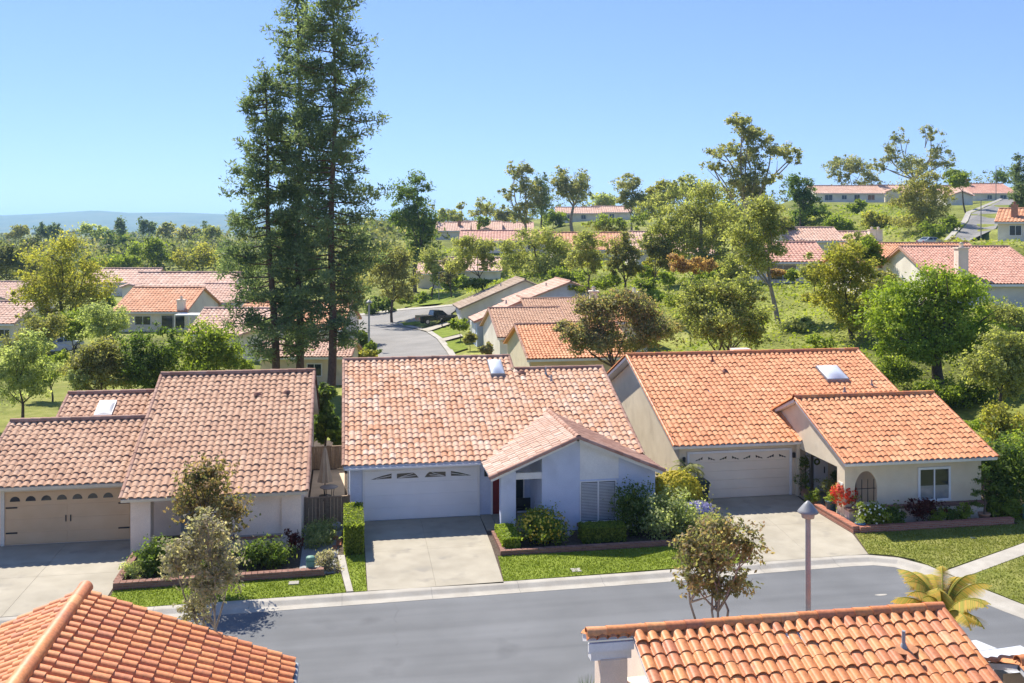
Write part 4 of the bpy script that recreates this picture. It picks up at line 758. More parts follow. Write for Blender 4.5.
# ---------------------------------------------------------------- vehicles
def car(label, p, rz, m, kind='car', L=4.5, W=1.8, H=1.45, name='parked_car'):
    root = thing(name, label, 'pickup truck' if kind == 'pickup' else 'car', p, rz); hw = W/2; b = MB()
    if kind == 'pickup':
        prof = [(-L/2,.5),(L/2-.1,.45),(L/2,.75),(L/2-.12,1.12),(.95,1.2),(-.9,1.2),(-.9,1.18),(-L/2,1.18)]
        cab = [(1.25,1.2),(.55,1.82),(-.75,1.85),(-.92,1.2)]
    else:
        prof = [(-L/2,.42),(L/2-.12,.36),(L/2,.6),(L/2-.15,.82),(L*.22,.95),(-L*.36,1.0),(-L/2+.05,.95)]
        cab = [(L*.24,.95),(L*.06,H),(-L*.22,H),(-L*.40,.98)]
    n = len(prof); sec = [(hw*.90,0,.0),(hw,.12,.02),(hw,.5,.02),(hw*.93,1,.0)]
    b.extr([(x,-hw,z) for x,z in prof], (0,W,0)); b.build('body', M[m], root)
    c = MB(); k = .16; q = [(x,-hw+.04+(k if z > 1.25 else 0),z) for x,z in cab]; q2 = [(x,-y,z) for x,y,z in q]; c.add(q+q2, [(0,1,5,4),(1,2,6,5),(2,3,7,6)]); c.poly(q); c.poly(q2[::-1]); co = c.build('cabin', M[m], root)
    def lerp(a, c_, t): return tuple(a[i]+(c_[i]-a[i])*t for i in range(3))
    for Q, s in ((q,-1),(q2,1)):
        a0, a1, a2, a3 = Q
        for u0, u1 in ((.10,.47),(.53,.90)):
            P = [lerp(lerp(a0,a3,u0),lerp(a1,a2,u0),.12), lerp(lerp(a0,a3,u1),lerp(a1,a2,u1),.12), lerp(lerp(a0,a3,u1),lerp(a1,a2,u1),.88), lerp(lerp(a0,a3,u0),lerp(a1,a2,u0),.88)]
            g = MB(); g.extr([(x,y+s*.012,z) for x,y,z in P], (0,-s*.01,0)); g.build('side_window', M['glass'], co)
    nrm = lambda Q: np.cross(np.subtract(Q[1],Q[0]), np.subtract(Q[2],Q[0]))
    for nm, (i, j) in (('windscreen',(0,1)), ('rear_window',(3,2))):
        P = [lerp(lerp(q[i],q[j],.1),lerp(q2[i],q2[j],.1),.07), lerp(lerp(q[i],q[j],.1),lerp(q2[i],q2[j],.1),.93), lerp(lerp(q[i],q[j],.92),lerp(q2[i],q2[j],.92),.93), lerp(lerp(q[i],q[j],.92),lerp(q2[i],q2[j],.92),.07)]
        v = unit(nrm(P)); v = v*np.sign(v[2])*.012; MB().extr([np.array(k)+v for k in P], -v*.6).build(nm, M['glass'], co)
    if kind == 'pickup':
        z = MB(); z.box(-L/2+.08,-.98,-hw+.08,hw-.08,1.17,1.185); z.build('bed', M['rubber'], root)
    for sx in (-1, 1):
        for sy in (-1, 1):
            x = sx*L*.31; y = sy*(hw-.09); r = .38 if kind == 'pickup' else .33
            w_ = MB().tube([(x,y-.11*sy,r),(x,y+.10*sy,r)], r, 18).build('wheel', M['rubber'], root); MB().tube([(x,y+.09*sy,r),(x,y+.115*sy,r)], r*.62, 14).build('rim', M['rim'], w_)
    for sy in (-1, 1):
        MB().box(L/2-.1,L/2-.005,sy*hw*.72-.16,sy*hw*.72+.16,.62,.76).build('headlight', M['headlight'], root); MB().box(-L/2-.012,-L/2+.06,sy*hw*.75-.14,sy*hw*.75+.14,.72,.9).build('taillight', M['taillight'], root)
    return root
car('white car on the near driveway beside the yellowing palm', (16.95,22.4,0), math.pi/2+.1, 'car_white')
# ================================================================ TERRAIN, FAR HOUSES, TREES
CTRL = []
def ctl(px, py, d): CTRL.append(tuple(ray(px, py, d)))
for x in range(-90, 33, 8):
    for y in range(-12, 56, 8): CTRL.append((x, y, -.32))
for x, y, z in ((-40,62,-.3),(-20,62,-.3),(-5,64,-.3),(8,64,-.3),(16,60,-.2),(22,60,.4),(-30,75,-.4),(-10,80,-.4),(2,80,-.4),(10,78,-.3),(36,44,.3),(38,52,2.2),(45,50,3.5),(42,36,.2),(60,40,3),(-45,110,-1.2),(-70,110,-1.4),(-20,105,-.8),(30,56,1.0),(36,58,2.6),(60,20,1),(60,-10,0)): CTRL.append((x,y,z))
for px in (-150, 0, 100, 200, 260):
    for d, z in ((150,-2.2),(210,-3),(320,-3),(500,-1.5),(900,0),(2000,0)): CTRL.append((*ray(px, 0, d)[:2], z))
for px in (330, 400): 
    for d, z in ((210,1),(320,3),(500,3),(900,2),(2000,0)): CTRL.append((*ray(px, 0, d)[:2], z))
CS = lambda d: -.25-max(0, d-93)*.03
for px, py in ((378,357),(410,345),(445,350),(374,340),(410,330),(430,332),(360,325),(400,316),(450,307),(340,320)):
    z = 0
    for _ in range(20): d = F_PX*(CAM_H-z)/(py-HOR); z = CS(d)
    ctl(px, py, d)
for q in ((430,297,165),(385,300,172),(470,305,135),(500,289,140),(540,275,145),(600,283,120),(650,298,105),(700,300,100),(735,330,80),(505,254,212),(560,262,190),(450,240,290),(520,240,290),(580,225,280),(585,217,300),(778,322,85),(790,290,105),(850,345,66),(940,300,78),(1024,296,78),(1090,300,80),(850,203,282),(850,215,222),(830,240,150),(975,225,185),(700,230,300),(640,212,320),(990,187,310),(1010,236,140),(760,205,300),(1100,200,250),(1100,180,400),(930,190,350),(850,195,400),(700,215,420),(560,218,420),(480,228,420)): ctl(*q)
for px in (600, 800, 1000): CTRL.append((*ray(px,0,800)[:2], 14)); CTRL.append((*ray(px,0,2000)[:2], 5))
RD = [(950,241.5,150),(968,222,185),(971,214,210),(1003,200,262),(1016,199.5,264),(1003,213,215),(996,229,172),(966,243,150)]
for q in RD: ctl(q[0], q[1], q[2])
# far houses are specified by the surveyed ends of their eave, ridge and distance
HS = []
def FH(*a, **k): HS.append((a, k))
def fh_geom(x0, x1, ye, yr, d, m=.36):
    ze = CAM_H-(ye-HOR)*d/F_PX; dr = (CAM_H-ze+m*d)/((yr-HOR)/F_PX+m); run = max(3.0, dr-d); return ze, run, (x1-x0)*d/F_PX
GS2 = 'houses along the side street'
FH('small bright orange roof directly behind the pale blue house', 526, 640, 358, 324, 75, rz=0, tile='tile_orange', grp=GS2, wall='stucco_cream')
FH('rose tiled house behind the small orange roof, lower ridge in front', 497, 575, 337, 308, 91, rz=0, tile='tile_rose', grp=GS2, gar=[(-.35,1.6)])
FH('rose tiled higher roof rising behind the lower rose ridge', 530, 600, 322, 298.5, 99, rz=0, tile='tile_rose', grp=GS2)
FH('orange roof with two white chimneys hidden behind the rust-tinged bush', 588, 652, 322, 303, 88, tile='tile_orange', chim=[(-.36,.46,1.2,.8),(.30,.46,1.1,.9)], chm='stucco_far', grp=GS2)
# valley at the left
FH('orange roofed house with a white patio cover in the valley', 111, 187, 312, 288, 125, tile='tile_far_orange', porch=[(.42,.98,2.5,2.2)], win=[(-.1,.8,1.9,2.0),(.3,.3,2.0,3.0)], chim=[(.40,.05,1.2,.9)])
FH('pink roof behind the spreading yellow-green tree, farthest left of the valley ridge line', 84, 150, 283, 269, 190, tile='tile_pink')
FH('long grey-pink roof behind the orange roofed house', 124, 232, 288, 273, 165, tile='tile_pink', gable=[(-.5,-.33,1.5,.2,5)])
FH('greyish pink gable roof to the right of the orange roofed house', 190, 240, 303, 284, 140, tile='tile_pink', gable=[(-.5,-.05,1,.1,4)])
FH('pale pink roof right in front of the orange roofed house', 186, 276, 334, 309, 100, tile='tile_pink', gable=[(.12,.5,1.5,0,5)])
FH('pink roof with a grey wall at the left picture edge', -45, 14, 324, 302, 112, tile='tile_pink', win=[(.3,.8,1.8,1.2)])
FH('paler pink roof above the one at the left picture edge', -45, 17, 300, 282, 150, tile='tile_pink', gable=[(.1,.42,1,.1,4)])
FH('pink and orange roofs seen between the pine trunks', 228, 342, 330, 302, 105, tile='tile_far_orange')
FH('cream walled house with a pink roof at the foot of the pines', 255, 352, 357, 346, 84, tile='tile_pink', wall='stucco_cream', win=[(.1,.8,1.8,1.2)])
# middle distance
FH('pink roof with a cream wall at the edge of the park lawn', 416, 446, 274, 262, 195, tile='tile_pink', wall='stucco_cream', win=[(.2,.8,1.8,1.4)])
FH('pink roof half hidden by the leaning tree on the grassy knoll', 444, 502, 271, 258, 205, tile='tile_pink', win=[(-.2,.8,1.9,1.4)])
FH('dull red roofed house with dark windows above the knoll', 459, 548, 241, 231, 235, tile='tile_red', win=[(-.02,.5,2.0,1.2),(.14,.5,2.0,2.0),(.3,.5,2.0,1.0)])
FH('orange roof behind the knoll trees', 552, 643, 250, 233, 205, tile='tile_far_orange')
FH('leftmost pale roof of the row below the skyline trees', 432, 470, 231, 222.5, 285, tile='tile_pink', chim=[(.2,.3,1.2,1.0)], chm='tile_brown')
FH('middle pale roof of the row below the skyline trees', 462, 502, 230.5, 221.5, 300, tile='tile_pink', gable=[(-.1,.3,1,.0,4)])
FH('rightmost pale roof of the row below the skyline trees', 498, 534, 230, 222.5, 305, tile='tile_pink', win=[(.2,.8,2.0,1.6)])
FH('left house with white walls on the grassy rise below the twin eucalyptus', 556, 602, 213.5, 207.5, 300, tile='tile_pink', win=[(-.2,.8,2.0,1.4),(.1,.8,2.0,1.4)])
FH('right house on the grassy rise, roof stepping behind the open eucalyptus', 592, 632, 212.5, 206.5, 315, tile='tile_pink', win=[(0,.8,2.0,1.4)])
FH('pink roofed house with a pale green wall above the clipped shrubs', 634, 676, 250, 232, 150, tile='tile_pink', win=[(.05,.9,2.0,1.2)])
FH('pink roof behind the big light green tree', 672, 716, 254, 238, 160, tile='tile_pink', win=[(.2,.8,2.0,1.6)])
# right hillside
FH('rosy roofed white house with wide dark glass doors on the right slope', 757, 832, 262, 243, 118, tile='tile_red', wall='stucco_far', win=[(-.14,.3,2.1,3.2),(.24,.9,1.9,1.0)])
FH('pink roof stepping up behind the rosy roofed white house', 786, 846, 241, 228, 145, tile='tile_pink')
FH('greyish roof with twin chimneys below the grassy hill', 826, 886, 246, 232, 150, tile='tile_pink', gable=[(-.35,.3,1,.1,5)], chim=[(.36,.2,1.6,1.0),(.47,.2,1.6,1.0)])
FH('apricot roof sloping behind the bright green tree', 862, 1000, 268, 243.5, 93, tile='tile_far_orange')
FH('rosy roof with a square pale chimney at the right edge', 938, 1060, 284, 247, 80, tile='tile_red', chim=[(-.22,.12,2.2,.85)], win=[(.35,.8,1.9,1.6)])
FH('long low house with a row of windows along the hilltop', 815, 886, 193.5, 186, 285, tile='tile_pink', wall='stucco_far', win=[(-.3,.5,2.1,2.2),(-.08,.8,2.0,1.4),(.1,.5,2.1,1.6),(.3,.6,2.1,2.0)])
FH('roof behind the yellow-green hill tree, right of the long low house', 882, 932, 193, 185.5, 295, tile='tile_pink', gable=[(-.48,-.15,1,.2,5)])
FH('white gabled house at the top of the hill road', 946, 975, 196, 186, 250, tile='tile_pink', wall='stucco_far', gable=[(-.4,.4,.6,.1,4)])
FH('salmon roofed house at the far end of the hill road', 972, 1018, 193.5, 184, 300, tile='tile_red', chim=[(-.35,.45,1.8,1.2)], chm='tile_brown', win=[(-.1,.8,2.0,1.4),(.2,.8,2.0,2.0)])
FH('orange roofed corner house with a brown chimney beside the hill road', 998, 1060, 222, 209, 130, rz=-.75, tile='tile_far_orange', wall='stucco_far', chim=[(-.23,.2,1.6,.8)], chm='tile_brown', win=[(-.2,.7,2.0,1.4),(.0,.7,2.0,1.2)])

for a, k in HS:
    lab, x0, x1, ye, yr, d = a[:6]; ze, run, w = fh_geom(x0, x1, ye, yr, d); zg = ze-k.get('wh', 2.5); rz = k.get('rz', -YAW)
    for u in (-.4, 0, .4):
        for v in (.3, run, 2*run): p = ray((x0+x1)/2, ye, d); CTRL.append((p[0]+math.cos(rz)*u*w-math.sin(rz)*v, p[1]+math.sin(rz)*u*w+math.cos(rz)*v, zg-.1))
CA = np.array(CTRL)
def terr(x, y):
    x = np.atleast_1d(np.asarray(x, float)); y = np.atleast_1d(np.asarray(y, float)); out = np.empty(x.size); xf = x.ravel(); yf = y.ravel()
    for i in range(0, x.size, 4000):
        X = xf[i:i+4000, None]; Y = yf[i:i+4000, None]; s = 3+.02*np.hypot(X, Y)
        W = 1/((X-CA[:,0])**2+(Y-CA[:,1])**2+s*s)**2.2; out[i:i+4000] = (W*CA[:,2]).sum(1)/W.sum(1)
    return out.reshape(x.shape)
def T1(x, y): return float(terr(x, y)[0])
def gp(px, py, up=.0):
    z = 0.
    for _ in range(25): P = gz(px, py, min(z, 11)); z = .5*z+.5*T1(P[0], P[1])
    P[2] = z+up; return P
def axis_pts(lim, near, step):
    a = list(np.arange(-near, near+.1, step)); s = step; v = near
    while v < lim: s *= 1.12; v += s; a.append(v); a.insert(0, -v)
    return np.array(a)
xs = axis_pts(9000, 160, 3.2); ys = axis_pts(9500, 150, 3.0)+150-40
XX, YY = np.meshgrid(xs, ys); ZZ = terr(XX, YY); m_ = np.hypot(XX, YY) > 2500; ZZ[m_] = 0
flat = (XX > -62) & (XX < 33) & (YY > -8) & (YY < 56); ZZ[flat] = np.minimum(ZZ[flat], -.3)
nx = len(xs); g = MB(); idx = np.arange(XX.size).reshape(XX.shape)
g.add(np.column_stack((XX.ravel(), YY.ravel(), ZZ.ravel())), np.stack((idx[:-1,:-1], idx[:-1,1:], idx[1:,1:], idx[1:,:-1]), -1).reshape(-1,4), .5, True); structure('terrain', g, M['terrain'])
def sheet(name, pts, m, up=.08): b = MB(); b.poly([gp(*p, up) for p in pts]); return structure(name, b, M[m])
def strip(name, L, R, m, up=.08, n=8):   # draped ribbon between two polylines of (px,py)
    def rs(P):
        P = np.array(P, float); s = np.concatenate(([0], np.cumsum(np.hypot(*np.diff(P, axis=0).T)))); u = np.linspace(0, s[-1], n*len(P)); return np.column_stack((np.interp(u, s, P[:,0]), np.interp(u, s, P[:,1])))
    k = max(len(L), len(R)); 
    while len(L) < k: L = L+[L[-1]]
    while len(R) < k: R = R+[R[-1]]
    A, Bq = rs(L), rs(R); V = []; c = 6
    for a, b_ in zip(A, Bq):
        p, q = gp(*a), gp(*b_)
        for j in range(c): t = p+(q-p)*j/(c-1); t[2] = T1(t[0], t[1])+up; V.append(t)
    b = MB(); b.add(V, [(i*c+j, i*c+j+1, (i+1)*c+j+1, (i+1)*c+j) for i in range(len(A)-1) for j in range(c-1)], .5, True); return structure(name, b, M[m])
strip('road', [(380,362),(377,352),(372,346),(358,336),(335,331)], [(452,362),(446,352),(437,340),(425,332),(399,326)], 'asphalt_old', .10)
strip('road', [(325,320.5),(347,318.5),(374,314.5),(403,311),(436,308.5),(470,305)], [(325,333),(347,332),(374,329),(400,325.5),(432,319.5),(470,315)], 'asphalt_old', .11)
strip('kerb', [(325,318.5),(347,316.5),(374,312.5),(403,309.3),(436,306.8),(470,303.5)], [(325,320.5),(347,318.5),(374,314.5),(403,311),(436,308.5),(470,305)], 'kerb', .16)
strip('kerb', [(452,362),(446,352),(437,340),(425,332),(399,326)], [(459,362),(453,352),(443,340),(430,331),(399,323.5)], 'kerb', .18)
strip('kerb', [(376,362),(372,352),(367,346)], [(380,362),(377,352),(372,346)], 'kerb', .18)
sheet('driveway', [(420,331),(446,323.5),(452,324.5),(428,333)], 'concrete', .2)
sheet('path', [(440,340.5),(461,335.5),(463,337.5),(443,343)], 'concrete', .2)
sheet('lawn', [(428,332),(446,327),(461,334.5),(441,339.5)], 'lawn', .16)
sheet('lawn', [(444,343.5),(461,340.5),(468,349.5),(454,354)], 'lawn', .16)
sheet('lawn', [(402,324.5),(417,322.5),(421,325.5),(404,327)], 'lawn', .2)
sheet('lawn', [(404,308),(425,296),(452,294),(458,303)], 'lawn', .2)
strip('lawn', [(-20,440),(20,395),(50,372),(75,352)], [(60,440),(85,400),(110,378),(92,352)], 'lawn_dry', .06)
b = MB(); b.poly([ray(x, y, d)+np.array((0,0,.15)) for x, y, d in RD]); structure('road', b, M['asphalt_old'])
def xyz(px, d): p = ray(px, 0, d); return np.array((p[0], p[1], T1(p[0], p[1])))
b = MB(); E = [(944,241.8,150),(962,222,185),(966,213.5,210),(1000,199.5,262)]; E2 = RD[:4]
for i in range(3): b.poly([ray(*E[i])+(0,0,.3), ray(*E2[i])+(0,0,.3), ray(*E2[i+1])+(0,0,.3), ray(*E[i+1])+(0,0,.3)])
structure('kerb', b, M['kerb'])
for i, (a, k) in enumerate(HS):
    lab, x0, x1, ye, yr, d = a[:6]; ze, run, w = fh_geom(x0, x1, ye, yr, d); wh = k.get('wh', 2.5); rz = k.get('rz', -YAW); p = ray((x0+x1)/2, ye, d)
    root = thing('house', lab, 'house', (p[0], p[1], ze-wh), rz, k.get('grp', 'houses on the hillside and in the valley')); tm = k.get('tile', 'tile_pink'); wm = k.get('wall', 'stucco_far')
    mod = 1.0 if d < 100 else 1.7 if d < 160 else 2.6; m = .36; kk = math.sqrt(1+m*m); wb = MB()
    rd = min(run, k.get('back', run)); zr_ = wh+m*run
    prof = [(.5,-1.5),(run+rd-.5,-1.5),(run+rd-.5,zr_-m*rd+.05),(run,zr_-.12),(.5,wh+.05)]
    wb.extr([(-w/2+.35,y,z) for y,z in prof], (w-.7,0,0)); part(wb, 'wall', wm, root)
    t = MB(); tiles(t, (-w/2,0,wh), (1,0,0), np.array((0,1,m))/kk, w, run*kk, .28*mod, .38*mod, 5 if d < 100 else 4, .075*mod**.3, .035*mod**.4)
    tiles(t, (-w/2,run+rd,zr_-m*rd), (1,0,0), np.array((0,-1,m))/kk, w, rd*kk, .5*mod, .6*mod, 3, .07*mod, .03*mod)
    deck(t, (-w/2+.02,0,wh), (1,0,0), np.array((0,1,m))/kk, w-.04, run*kk, .14, .02); deck(t, (-w/2+.02,run+rd,zr_-m*rd), (1,0,0), np.array((0,-1,m))/kk, w-.04, rd*kk, .14, .02)
    ro = part(t, 'roof', tm, root); c = MB(); caps(c, (-w/2,run,zr_+.05*mod), (w/2,run,zr_+.05*mod), .12*mod**.5, .4*mod, 5)
    for s_ in (-1, 1): caps(c, (s_*(w/2-.05),0,wh+.03), (s_*(w/2-.05),run,zr_+.03), .09*mod**.5, .4*mod, 5)
    part(c, 'ridge_cap', tm if d > 95 else 'tile_brown', ro)
    f = MB(); f.box(-w/2, w/2, -.03, -.001, wh-.22, wh-.03); part(f, 'fascia', 'trim', root)
    for (u, z0, z1, ww) in k.get('win', []): window(root, u*w-ww/2, u*w+ww/2, .5, z0, z1, fw=.09, mull=1)
    for (u, ww) in k.get('gar', []): 
        b = MB(); b.box(u*w-ww/2, u*w+ww/2, .44, .499, 0, 2.1)
        for q in range(4): b.box(u*w-ww/2+.05, u*w+ww/2-.05, .425, .439, .04+q*.52, .50+q*.52)
        part(b, 'garage_door', 'door_white', root)
    for (u, v, h, cw) in k.get('chim', []):
        b = MB(); y = v*run*2; z = wh+m*min(y, 2*run-y); b.box(u*w-cw/2, u*w+cw/2, y-cw/2, y+cw/2, z-.4, z+h); b.box(u*w-cw/2-.08, u*w+cw/2+.08, y-cw/2-.08, y+cw/2+.08, z+h, z+h+.12)
        b.lathe((u*w,y,z+h+.12), [(cw*.22,0),(cw*.22,.3),(cw*.3,.32),(.001,.45)], 8); part(b, 'chimney', k.get('chm', 'stucco_pinkish'), ro)
    for (u0, u1, yf, zf) in k.get('porch', []):      # white patio cover on posts
        b = MB(); b.box(u0*w, u1*w, -yf, .3, zf, zf+.16)
        for u in np.linspace(u0, u1, 4): b.box(u*w-.07, u*w+.07, -yf+.1, -yf+.24, -.5, zf)
        part(b, 'patio_cover', 'trim', root)
    for (u0, u1, xe, zofs, ln) in k.get('gable', []):   # cross gable facing the camera
        gw = (u1-u0)*w; gx = (u0+u1)/2*w; rise = gw/2*m; b = MB(); b.extr([(gx-gw/2+.3,-xe,-1),(gx+gw/2-.3,-xe,-1),(gx+gw/2-.3,-xe,wh+zofs+.05),(gx,-xe,wh+zofs+rise-.12),(gx-gw/2+.3,-xe,wh+zofs+.05)], (0,xe+ln,0)); part(b, 'gable_wall', wm, root)
        t = MB()
        for s_ in (-1, 1): tiles(t, (gx+s_*gw/2,-xe-.4,wh+zofs), (0,1,0), np.array((-s_,0,m))/kk, ln+xe+.4, gw/2*kk, .28*mod, .38*mod, 4, .075*mod, .035*mod); deck(t, (gx+s_*gw/2,-xe-.38,wh+zofs), (0,1,0), np.array((-s_,0,m))/kk, ln+xe+.36, gw/2*kk, .14, .02)
        part(t, 'gable_roof', tm, root)
# pair of houses in the side street whose gables face us (ridges run away from the camera)
def gable_house(label, pxl, pye, d, wd, ln, wh, tm, wm, mk=.36, back=None):
    p = ray(pxl, pye, d); root = thing('house', label, 'house', (p[0], p[1], p[2]-wh), 0, 'houses along the side street'); k_ = math.sqrt(1+mk*mk); z = wh+mk*wd; bw = back or wd
    b = MB(); b.extr([(.4,.5,-1.2),(wd+bw-.4,.5,-1.2),(wd+bw-.4,.5,z-mk*bw),(wd,.5,z-.14),(.4,.5,wh)], (0,ln-1,0)); part(b, 'wall', wm, root)
    t = MB(); tiles(t, (0,0,wh), (0,1,0), np.array((1,0,mk))/k_, ln, wd*k_, .45, .6, 4, .09, .045); tiles(t, (wd+bw,0,z-mk*bw), (0,1,0), np.array((-1,0,mk))/k_, ln, bw*k_, .45, .6, 4, .09, .045)
    deck(t, (0,.02,wh), (0,1,0), np.array((1,0,mk))/k_, ln-.04, wd*k_); deck(t, (wd+bw,.02,z-mk*bw), (0,1,0), np.array((-1,0,mk))/k_, ln-.04, bw*k_); ro = part(t, 'roof', tm, root)
    c = MB(); caps(c, (wd,0,z+.06), (wd,ln,z+.06), .14, .6, 6); caps(c, (0,.03,wh), (wd,.03,z), .1, .5, 6); part(c, 'ridge_cap', 'tile_brown' if tm != 'tile_tan' else tm, ro)
    vent(ro, wd*.7, ln*.5, lambda y: wh+mk*wd*.7, .5, .09); window(root, wd*.5, wd*.5+1.2, .5, .8, 1.9, fw=.09)
    b = MB(); b.box(.34,.399, ln*.3, ln*.3+4.6, 0, 2.1); part(b, 'garage_door', 'door_white', root); return root
gable_house('pale pink roofed house in the side street, its white gable end facing the camera', 474, 322, 103, 5.6, 5.0, 2.5, 'tile_pink', 'stucco_white', .42)
gable_house('longer pale pink roof rising behind the white gable end in the side street', 513, 305, 116, 7.2, 9, 2.5, 'tile_pink', 'stucco_white', .38)
gable_house('tan-roofed house at the far end of the side street beside the pickup', 459, 309, 128, 9.0, 8, 2.4, 'tile_tan', 'stucco_far', .42)
# ---------------------------------------------------------------- trees
def TR(label, d, bx, blobs, n, size, m, bark='bark', group='trees on the slopes and in the gardens', name='tree', cat='tree', **kw):
    base = xyz(bx, d); bl = []
    for q in blobs:
        x, y, rx, ry = q[:4]; s = d/F_PX; dd = d+(q[4] if len(q) > 4 else RNG.uniform(-.4,.4)*rx*s); bl.append((ray(x, y, dd), np.array((rx*s, max(rx, ry)*s*.9, ry*s))*1.24))
    return make_tree(name, label, group, base, bl, n, size, m, bark, cat=cat, **kw)
def pine(label, bx, d, top, prof, n_br, lean=0.):
    base = xyz(bx, d); s = d/F_PX; zt = CAM_H-(top-HOR)*s-base[2]; root = thing('pine_tree', label, 'pine tree', base, 0, 'tall pines behind the roofs'); t = MB(); f = MB()
    zz = np.linspace(-.5, zt, 14); P = np.column_stack((lean*zz/zt*s+.12*np.sin(zz*.35), .12*np.cos(zz*.3), zz)); t.tube(P, np.linspace(.36, .04, 14), 9)
    py = np.array([q[0] for q in prof]); hw = np.array([q[1] for q in prof])*s*1.12; zp = CAM_H-(py-HOR)*s-base[2]
    z0 = zp.min(); cl = []
    for i in range(n_br):
        z = z0+(zt-z0)*(i+RNG.random())/n_br; L = float(np.interp(z, zp[::-1], hw[::-1]))*RNG.uniform(.55,1.12); az = i*2.4+RNG.normal(0,.5); h = np.array((math.cos(az), math.sin(az), 0)); o = np.array((np.interp(z, zz, P[:,0]), np.interp(z, zz, P[:,1]), z))
        e = o+h*L+np.array((0,0,RNG.uniform(-.12,.28)*L)); mid = (o+e)/2+np.array((0,0,-.10*L)); t.tube([o, mid, e], [.07, .05, .015], 5, caps=False)
        k = 2+int(L/.8)
        for j in range(k):
            u = .3+.7*(j+.5)/k+RNG.normal(0,.04); c = (o*(1-u)+e*u)-np.array((0,0,.18*L*u*(1-u)))+RNG.normal(0,.22,3); cl.append((c, .35+.25*RNG.random(), RNG.random()))
    C = np.array([q[0] for q in cl]); R = np.array([q[1] for q in cl]); tt = np.array([q[2] for q in cl]); nb = 46; K = len(C)*nb; ix = np.repeat(np.arange(len(C)), nb)
    Q = C[ix]+RNG.normal(size=(K,3))*np.array((.62,.62,.5))*R[ix][:,None]; D = unit(Q-C[ix]+np.array((0,0,.15))+RNG.normal(size=(K,3))*.25); T_ = D; B_ = unit(np.cross(D, RNG.normal(size=(K,3)))); sz = (.24+.22*RNG.random(K))[:,None]
    f.add(np.stack((Q-T_*sz*.5, Q+B_*sz*.16, Q+T_*sz*.5, Q-B_*sz*.16), 1).reshape(-1,3), np.arange(K*4).reshape(-1,4), np.clip(.5*tt[ix]+.5*RNG.beta(1.8,1.8,K), 0, 1))
    t.build('trunk', M['bark_red'], root); f.build('crown', M['pine'], root); return root
pine('left and shortest of the three tall pines, its crown reaching low over the dark bushes', 276, 78, 72, [(72,6),(95,18),(150,31),(210,42),(270,48),(320,46),(358,34)], 118, -12)
pine('middle tall pine with a thin crown, between the other two pines', 299, 79, -30, [(-30,8),(10,20),(70,30),(140,34),(220,34),(290,28),(335,14)], 112)
pine('right and widest of the three tall pines, bare red trunk below its crown', 331, 75, -38, [(-38,12),(0,27),(60,40),(130,46),(200,50),(255,54),(300,40),(345,24)], 150, 4)
# ---- street trees
GT = 'small street and garden trees'
def near(label, base, blobs, d, n, size, m, **kw):
    s = d/F_PX; bl = [(ray(x, y, d+dd), np.array((rx*s, rx*s, ry*s))) for x, y, rx, ry, dd in blobs]; return make_tree('tree', label, GT, base, bl, n, size, m, **kw)
p = ray(203, 640, 23.6); near('pale dusty-leaved small tree at the near kerb behind the lower left roof', (p[0],p[1],-.05), [(190,548,22,28,0),(218,552,24,30,.3),(175,560,17,22,-.3),(205,525,18,17,.1),(205,585,24,30,-.2),(228,575,16,20,.2),(193,607,15,18,.1)], 23.6, 3600, .095, 'pale', bark='bark_pale', tr=.06, forks=16, multi=3, per=9, clump=.24, shell=.3, thin=.55, lobes=0)
near('dark bronze-tipped small tree on the lawn of the tan-door house, casting shadow on the street', (-4.65,34.6,0), [(212,472,20,17,0),(188,500,22,20,.2),(232,508,22,18,-.2),(208,498,26,22,.3),(196,478,16,16,-.3),(222,525,20,13,0)], 33.6, 3600, .12, 'bronze', bark='bark', tr=.06, forks=14, per=9, clump=.26, shell=.3, thin=.55, lobes=0)
p = ray(714, 640, 24.6); near('rust-tipped multi-stemmed tree at the near kerb behind the lower right roof', (p[0],p[1],-.05), [(718,528,28,18,0),(690,545,20,20,.3),(746,545,19,22,-.3),(715,558,34,20,.2),(692,578,18,14,-.2),(738,582,20,14,.1),(715,585,20,12,0)], 24.6, 3800, .10, 'rusty', bark='bark_pale', tr=.06, forks=22, multi=4, per=9, clump=.24, shell=.3, thin=.55, lobes=0)
# ---- behind the left house
TR('dense dark olive tree behind the skylight roof, leftmost of the clump', 60, 100, [(92,362,22,24),(112,352,22,20),(105,378,26,16)], 6500, .17, 'olive', shell=.4)
TR('dark rounded tree in the middle of the clump behind the rose tiled roof', 61, 150, [(140,358,24,26),(162,350,22,22),(150,375,26,16)], 6500, .17, 'dark', shell=.4)
TR('bright-edged green tree at the foot of the left pine', 62, 205, [(190,345,24,26),(215,350,22,24),(205,365,28,16),(238,362,14,16)], 7500, .17, 'green', shell=.4)
TR('light sage shrub in front of the dark olive tree, by the lawn', 59, 78, [(76,382,10,14)], 1300, .14, 'grey', name='shrub', cat='shrub')
TR('airy grey-green tree on the lawn at the left edge, forked dark trunk', 62, 22, [(15,362,26,20),(38,375,24,18),(8,385,22,18),(35,345,18,12)], 6500, .16, 'grey', shell=.4, tshift=-.08)
TR('olive round tree above the grey-green lawn tree', 92, 36, [(30,338,24,18),(50,330,16,16)], 4500, .22, 'olive')
TR('large spreading yellow-green tree, tallest in the left valley', 108, 62, [(62,262,30,22),(35,285,22,20),(92,280,22,20),(60,292,32,22),(42,312,20,14),(88,305,18,16)], 10500, .26, 'yellow', bark='bark', tr=.32, forks=18, shell=.45)
TR('dark green bush under the large yellow-green tree', 96, 72, [(66,322,20,16),(84,330,12,12)], 3000, .24, 'green')
TR('silvery grey-green bush in front of the orange roof', 88, 100, [(98,322,20,16),(118,318,14,16),(108,334,16,10)], 4200, .2, 'grey')
